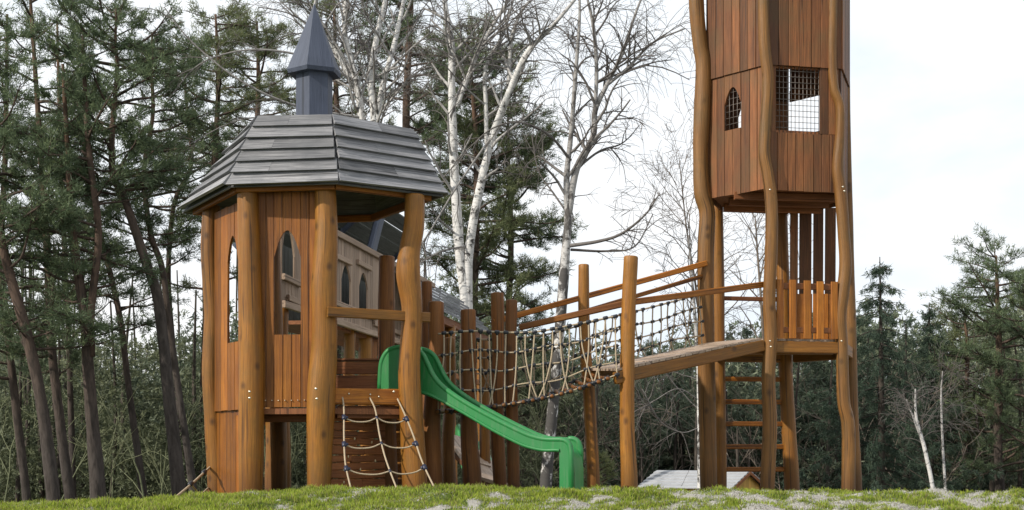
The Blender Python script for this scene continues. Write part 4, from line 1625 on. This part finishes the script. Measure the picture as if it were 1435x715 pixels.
# pines on the left, traced from left to right
pine([(-22, 60, 6), (-12, 220, 14), (4, 345, 18), (38, 470, 21), (59, 570, 23), (75, 700, 27)], 36, 'thick leaning reddish pine trunk entering at the left edge', (.45, 1), 40, 2.3, seed=1)
pine([(10, 20, 5), (8, 200, 10), (2, 371, 13), (20, 550, 16), (38, 702, 18)], 42, 'slim dark pine left of the thick leaning trunk at left edge', (.42, 1), 44, 2.6, seed=2)
pine([(40, -40, 5), (52, 140, 10), (66, 345, 15), (71, 470, 17), (84, 590, 19), (98, 702, 21)], 40, 'tall straight dark pine right beside the thick leaning trunk', (.42, 1), 46, 2.5, seed=3)
pine([(80, 28, 4), (84, 180, 8), (90, 340, 10), (97, 497, 11), (103, 700, 13)], 46, 'thinnest pine left of the heavy forked trunk', (.40, 1), 42, 2.4, seed=4)
pine([(88, 90, 6), (96, 240, 12), (103, 340, 17), (118, 445, 20), (128, 576, 25), (138, 702, 33)], 37, 'heavy forked pine with the darkest broad base on the left', (.45, 1), 30, 2.2, seed=5,
     forks=[[(116, 50, 5), (121, 171, 9), (128, 242, 11), (138, 330, 13), (127, 440, 14), (128, 500, 14)]])
pine([(112, 130, 4), (122, 240, 8), (144, 340, 10), (168, 445, 12), (181, 550, 13), (202, 702, 16)], 44, 'slender pine leaning left between the forked pine and the bent pine', (.45, 1), 34, 2.2, seed=6)
pine([(163, 10, 3), (162, 60, 6), (164, 100, 8), (157, 191, 11), (159, 247, 14), (174, 277, 15), (199, 352, 18), (222, 425, 21), (236, 550, 24), (252, 702, 29)], 38, 'pine with a sharp bend in its trunk and the clearest pointed top', (.5, 1), 46, 2.3, seed=7)
pine([(213, 45, 3), (212, 95, 6), (214, 161, 8), (202, 242, 9), (211, 327, 11), (228, 380, 12), (239, 471, 13), (257, 592, 14), (272, 700, 17)], 41, 'thin wavy pine just right of the sharply bent pine', (.48, 1), 40, 2.1, seed=8)
pine([(256, 70, 3), (262, 156, 6), (268, 231, 8), (244, 287, 9), (236, 400, 10), (250, 560, 12), (262, 702, 14)], 47, 'slight pine curving right above the playhouse eave at its left', (.45, 1), 36, 2.0, seed=9)
# pines behind the playhouse and the birches
pine([(302, 20, 4), (306, 120, 9), (300, 260, 13), (305, 480, 16), (300, 700, 19)], 46, 'olive pine behind the left side of the shingle roof', (.45, 1), 46, 2.3, seed=10, mat='needle_olive', group='pines behind the playhouse')
pine([(360, 30, 4), (362, 120, 9), (357, 260, 13), (352, 480, 16), (350, 700, 19)], 52, 'olive pine between the spire and the roof\'s left slope', (.5, 1), 52, 2.6, seed=11, mat='needle_olive', group='pines behind the playhouse')
pine([(580, -70, 6), (574, 40, 12), (569, 170, 15), (573, 330, 17), (578, 700, 22)], 45, 'tall red-trunked pine right of the spire behind the white birch stems', (.55, 1), 40, 2.4, seed=12, group='pines behind the playhouse')
pine([(655, 60, 4), (664, 150, 9), (668, 280, 12), (664, 430, 15), (660, 700, 19)], 50, 'green pine filling the gap behind the twin birch stems', (.32, 1), 84, 3.0, seed=13, group='pines behind the playhouse', mat='needle_olive', dens=17)
pine([(712, 150, 3), (712, 230, 8), (716, 330, 11), (712, 480, 14), (714, 700, 17)], 52, 'shorter pine with low boughs left of the lone dark birch', (.30, 1), 70, 2.6, seed=14, group='pines behind the playhouse', dens=15)
pine([(468, -30, 4), (470, 100, 9), (474, 260, 13), (470, 700, 18)], 50, 'pine hidden behind the slate-blue spire', (.5, 1), 36, 2.2, seed=15, group='pines behind the playhouse', mat='needle_olive')
# birches
birch([[(618, -25, 7), (626, 20, 11), (633, 70, 14), (633, 126, 15), (636, 226, 18), (644, 352, 20), (653, 440, 22), (657, 690, 22)],
       [(815, -12, 5, -1), (775, 36, 8, -1), (738, 75, 11, -.6), (712, 134, 14, -.3), (692, 186, 15), (673, 262, 17), (658, 345, 18), (656, 430, 18), (658, 690, 18)],
       [(722, -10, 3), (706, 45, 6), (681, 95, 8), (681, 150, 8), (682, 205, 8)],
       [(770, -20, 3), (735, 10, 6), (718, 50, 8), (714, 90, 8), (712, 134, 8)],
       [(724, -15, 4), (700, 20, 6), (672, 70, 8), (655, 110, 9), (640, 150, 9)]],
      34, 'white twin-stemmed birch rising behind the right roof edge', 21, 15, 1.8, 2, thin=.0036, kids=(3, 5), droop=.2, dark_base=.0, start=.42,
      extra=[([(690, 190, 0), (640, 262, -.6), (592, 340, -1.2), (555, 372, -1.5)], .03), ([(640, 330, 0), (610, 300, -.5), (585, 250, -1)], .03), ([(655, 345, 0), (620, 352, -.7), (590, 368, -1)], .03)])
birch([[(812, -15, 4), (812, 30, 6), (807, 100, 8), (800, 190, 10), (794, 250, 12), (796, 300, 15), (793, 350, 18), (787, 430, 21), (776, 560, 21), (764, 690, 25)],
       [(905, -15, 3), (892, 15, 5), (872, 75, 7), (850, 120, 9), (834, 155, 11), (831, 192, 12), (808, 237, 13), (797, 300, 14)],
       [(820, -15, 4), (832, 40, 7), (836, 100, 8), (834, 155, 8)],
       [(960, 40, 3), (915, 60, 4), (880, 95, 6), (852, 118, 7)]],
      33, 'dark-branched birch with a black and white trunk between playhouse and tower', 22, 15, 1.6, 2, thin=.0036, kids=(3, 5), droop=.2, dark_base=1.5, stem_dark=.62, start=.5,
      extra=[([(795, 345, 0), (840, 338, -.3), (872, 327, -.6), (905, 300, -1), (925, 270, -1)], .05), ([(800, 350, 0), (850, 352, .3), (890, 345, .6), (915, 300, .8)], .035),
             ([(806, 238, 0), (840, 212, .2), (868, 203, .4), (885, 190, .5)], .035), ([(800, 225, 0), (770, 190, -.4), (730, 172, -.8), (690, 180, -1), (655, 210, -1)], .035),
             ([(796, 300, 0), (775, 270, .5), (755, 240, .7), (745, 190, .7)], .03)])
birch([[(487, -20, 8), (483, 43, 10), (498, 108, 13), (507, 170, 15), (514, 300, 17), (516, 700, 22)],
       [(545, -20, 8), (530, 43, 11), (520, 108, 14), (524, 170, 15), (518, 300, 16), (518, 400, 17)],
       [(570, -20, 6), (555, 52, 10), (534, 130, 11), (526, 190, 12)],
       [(455, -30, 5), (440, 20, 6), (470, 70, 8), (496, 120, 9)]],
      38, 'clump of white birch stems behind the slate-blue spire', 23, 16, 2.1, 2, thin=.0038, kids=(3, 5), droop=.18, start=.45,
      extra=[([(500, 115, 0), (430, 80, -.6), (350, 70, -1), (280, 90, -1.2), (235, 140, -1.2)], .04), ([(508, 165, 0), (420, 150, -.8), (340, 115, -1.3), (270, 60, -1.4), (230, 10, -1.4)], .04),
             ([(498, 108, 0), (450, 30, -.3), (410, -10, -.5)], .05), ([(505, 180, 0), (400, 165, -.5), (330, 170, -.8), (260, 205, -1)], .03)])
birch([[(965, 330, 3), (972, 420, 6), (978, 497, 8), (980, 580, 9), (981, 690, 11)]], 36, 'thin pale birch half hidden behind the tower\'s left front leg', 24, 16, 1.8, 2, start=.4, rmax=.015, dark_base=.7,
      extra=[([(979, 560, 0), (950, 545, -.2), (920, 560, -.3), (897, 575, -.4)], .016), ([(979, 600, 0), (955, 606, -.2), (925, 590, -.3), (900, 545, -.3)], .016)])
birch([[(952, 225, 1.5), (962, 320, 3), (980, 450, 5), (988, 690, 8)]], 52, 'fine-twigged bare tree left of the tower, faint against white sky', 25, 24, 3.4, 3, group=None, start=.42, up=1.0, droop=.02, thin=.006, kids=(2, 4), mat='twig', name='bare_tree')
birch([[(1058, 300, 2), (1062, 360, 4), (1070, 480, 6), (1076, 690, 8)]], 50, 'spreading bare tree seen through the open tower legs', 26, 20, 3.0, 2, group=None, start=.4, up=.9, droop=.02, thin=.007, mat='twig', name='bare_tree')
birch([[(1283, 545, 3), (1284, 585, 6), (1296, 630, 8), (1308, 692, 9)], [(1270, 560, 3), (1282, 590, 5), (1290, 612, 5)]], 44, 'pale leaning young birch right of the tower, the left one of two', 27, 12, 1.5, 2, start=.5, thin=.006, rmax=.013)
birch([[(1321, 520, 2), (1319, 555, 4), (1321, 620, 5), (1325, 692, 6)]], 45, 'straight pale birch sapling right of the leaning young birch', 28, 12, 1.4, 2, start=.5, thin=.006, rmax=.012)
# right-hand conifers
spruce(1233, 360, 47, 'tall dark spruce with drooping boughs right of the tower', 4.2, 41, 18)
spruce(1302, 424, 53, 'small spruce top showing between the tall spruce and the right-hand pines', 2.2, 42, 17)
for (px_, tp_, Y_, w_, lb_) in ((842, 505, 66, 1.9, 'far spruce between the two bridge posts'), (912, 470, 72, 2.2, 'far spruce below the ramp, left of the tower'),
                               (948, 500, 60, 1.8, 'far spruce beside the pale birch at the tower\'s left leg'), (1046, 452, 64, 2.3, 'far spruce seen through the ladder between the tower legs'),
                               (1140, 480, 62, 2.2, 'far spruce under the tower platform, right of the ladder'), (1268, 468, 66, 2.0, 'mid-height spruce behind the leaning young birch'),
                               (1336, 505, 60, 1.9, 'low spruce behind the straight birch sapling'), (742, 470, 64, 2.3, 'far spruce behind the middle of the rope net')):
    spruce(px_, tp_, Y_, lb_, w_ * 1.15, int(px_), 17, 'far spruces at the edge of the wood')
pine([(1396, 358, 4), (1398, 420, 9), (1400, 500, 13), (1398, 600, 16), (1402, 700, 19)], 52, 'broad pine with layered boughs close to the right edge', (.28, 1), 60, 2.7, seed=31, group='pines at the right edge', dens=10)
pine([(1450, 385, 4), (1452, 450, 9), (1450, 560, 13), (1452, 700, 17)], 50, 'pine cut off by the right edge of the view', (.3, 1), 50, 2.5, seed=32, group='pines at the right edge', dens=10)
pine([(1352, 440, 4), (1356, 500, 8), (1352, 600, 11), (1355, 700, 15)], 55, 'lower pine left of the broad right-hand pine', (.25, 1), 46, 2.2, seed=33, group='pines at the right edge', dens=10, mat='needle_olive')

# ------------------------------------------------------------------ far wood and undergrowth (uncountable masses)
_sx = [-200, 0, 120, 260, 380, 520, 620, 700, 780, 860, 940, 1010, 1100, 1180, 1225, 1280, 1330, 1400, 1500, 1650]
_sy = [470, 465, 480, 470, 440, 420, 400, 450, 500, 500, 480, 470, 455, 440, 450, 440, 455, 420, 400, 420]


def woodland():
    mb = MB()
    # trunks
    for i in range(230):
        px = R.uniform(-160, 1600); Y = R.uniform(54, 95)
        top = np.interp(px, _sx, _sy) + R.uniform(-6, 110)
        p0, p1 = P(px, 700, Y), P(px + R.normal(0, 7), top, Y)
        p0[2] = ground_z(p0[0], Y) - .3
        mb.tube(cr([p0, (p0 + p1) / 2 + R.normal(0, .12, 3), p1], 3), np.linspace(R.uniform(.09, .19), .03, 7), seg=5, caps=False, tint=R.uniform(.1, .7), mi=1)
    for i in range(150):
        px = R.uniform(-120, 620) if i < 90 else R.uniform(620, 1560); Y = R.uniform(48, 70)
        p0, p1 = P(px, 700, Y), P(px + R.normal(0, 9), R.uniform(330, 470) if i < 90 else R.uniform(500, 600), Y)
        p0[2] = ground_z(p0[0], Y) - .3
        mb.tube(cr([p0, (p0 + p1) / 2 + R.normal(0, .10, 3), p1], 3), np.linspace(R.uniform(.07, .14), .03, 7), seg=5, caps=False, tint=R.uniform(0, .9), mi=1)
    cs, tn, sz = [], [], []
    for i in range(1150):
        px = R.uniform(-160, 1600); Y = R.uniform(56, 104)
        sky = np.interp(px, _sx, _sy)
        row = sky + (700 - sky) * R.random() ** .8 + R.uniform(-5, 18)
        c = P(px, row, Y)
        rr = R.uniform(.7, 1.9)
        n = int(62 * rr)
        q = c + R.normal(size=(n, 3)) * [rr, rr, rr * .45]
        cs.append(q); b_ = R.uniform(.05, .9)
        tn.append(np.full(n, b_) + R.normal(0, .16, n)); sz.append(np.full(n, R.uniform(.14, .42)))
    cs, tn, sz = np.concatenate(cs), np.concatenate(tn), np.concatenate(sz)
    needles(mb, cs, sz, 10, .15, np.clip(tn, 0, 1), up=.1)
    # thin bare twig stands between the evergreens
    for i in range(70):
        px = R.uniform(560, 1560); Y = R.uniform(50, 80)
        x = P(px, 0, Y)[0]; zb = ground_z(x, Y)
        for k in range(3):
            d = np.array([R.normal(0, .25), R.normal(0, .2), 1.0])
            twigs(mb2, [x, Y, zb], d, R.uniform(2.2, 4.6), .03, 2, R, 0.0, .45, (3, 4), .010, .3)
    o = mb.build('woodland', [M['wood_far'], M['darkbark']])
    tag(o, 'dense grey-green wood closing the view behind everything', kind='stuff')


mb2 = MB()
woodland()
tag(mb2.build('brushwood', M['twig']), 'grey-brown bare brushwood along the foot of the far wood', kind='stuff')


def undergrowth():
    mb = MB()
    cs, tn, sz = [], [], []
    for i in range(330):
        px = R.uniform(-140, 760); Y = R.uniform(46, 66)
        row = 690 - 200 * R.random() ** 1.6
        c = P(px, row, Y)
        rr = R.uniform(.5, 1.2)
        n = int(60 * rr)
        cs.append(c + R.normal(size=(n, 3)) * [rr, rr, rr * .5]); tn.append(np.full(n, R.uniform(.1, .8)) + R.normal(0, .1, n)); sz.append(np.full(n, R.uniform(.13, .26)))
    cs, tn, sz = np.concatenate(cs), np.concatenate(tn), np.concatenate(sz)
    needles(mb, cs, sz, 10, .15, np.clip(tn, 0, 1), up=.1)
    for i in range(60):
        px = R.uniform(-140, 760); Y = R.uniform(42, 60)
        x = P(px, 0, Y)[0]
        twigs(mb, [x, Y, -2], [R.normal(0, .2), R.normal(0, .2), 1], R.uniform(2, 5), .035, 2, R, 0, .5, (3, 4), .008, .3)
    tag(mb.build('undergrowth', M['brush']), 'olive undergrowth between the pine trunks at left', kind='stuff')


undergrowth()
# low young pine beside the bridge post
yp = thing('pine_sapling', 'low bright green pine sapling behind the end of the slide', 'sapling', (P(838, 0, 24)[0], 24, -.4))
mbw, mbn = MB(), MB()
x_ = P(838, 0, 24)[0]
cs, ds, tn = [], [], []
mbw.tube([[x_, 24, -.8], [x_, 24, .1], [x_, 24, .62]], [.03, .025, .01], seg=6)
for i in range(26):
    az = R.random() * 6.28; h = R.uniform(-.4, .5); l_ = .5 * (1.1 - (h + .4))
    d = np.array([math.cos(az), math.sin(az), .5])
    p = np.array([x_, 24, h]); e = p + d * l_
    mbw.tube([p, e], [.012, .006], seg=4)
    for k in range(5):
        cs.append(p + (e - p) * R.uniform(.3, 1)); ds.append(d); tn.append(R.uniform(.6, 1))
mbw.build('trunk', M['pinebark'], yp)
needles(mbn, cs, .12, 16, .05, tn, up=.4, dirs=ds)
mbn.build('crown', M['needle_olive'], yp)

for o in bpy.data.objects:
    if '_base' in o:
        del o['_base']

# ------------------------------------------------------------------ light, sky, camera
sun_dir = norm(np.array([-.72, -.44, .54]))      # towards the sun: from the left and a little in front
L = bpy.data.lights.new('sun', 'SUN')
L.energy = 5.0; L.angle = math.radians(.6); L.color = (1.0, .93, .82)
so = bpy.data.objects.new('sun', L); COL.objects.link(so)
so.rotation_euler = Vector(sun_dir).to_track_quat('Z', 'Y').to_euler()
so.location = (-20, 10, 30)
wd = bpy.data.worlds.new('World'); scene.world = wd
wd.use_nodes = True
nt = wd.node_tree; nt.nodes.clear()
w = NT(nt)
out = w.n('ShaderNodeOutputWorld'); bg = w.n('ShaderNodeBackground')
w.l(bg.outputs[0], out.inputs[0])
sky = w.n('ShaderNodeTexSky', sky_type='NISHITA')
sky.sun_disc = False
sky.sun_elevation = math.asin(sun_dir[2]); sky.sun_rotation = math.atan2(sun_dir[0], sun_dir[1])
sky.dust_density = 4.0
tc = w.n('ShaderNodeTexCoord').outputs['Generated']
n = w.noise(w.scale(tc, (1.6, 1.6, 4.5)), 1.7, 6, .55, .4)
cloud = w.mix(w.ramp(n, [(.33, 0.0), (.62, 1.0)]), (8.3, 9.1, 9.9), (9.9, 10.0, 10.1))
cov = w.ramp(n, [(.22, .88), (.48, 1.0)])
w.l(w.mix(cov, sky.outputs[0], cloud), bg.inputs[0])
bg.inputs[1].default_value = .111

cam = bpy.data.cameras.new('camera')
cam.lens = 50; cam.sensor_width = 36; cam.clip_end = 2000; cam.clip_start = .1
cam.shift_y = (HY - 357.5) / 1435
co = bpy.data.objects.new('camera', cam); COL.objects.link(co)
co.location = (0, 0, EYE); co.rotation_euler = (math.radians(90), 0, 0)
scene.camera = co
scene.view_settings.view_transform = 'Standard'; scene.view_settings.look = 'None'
scene.view_settings.exposure = 0; scene.view_settings.gamma = 1
scene.render.resolution_x, scene.render.resolution_y = 1024, 510
scene.cycles.use_denoising = True
scene.cycles.max_bounces = 6; scene.cycles.diffuse_bounces = 3; scene.cycles.transparent_max_bounces = 4
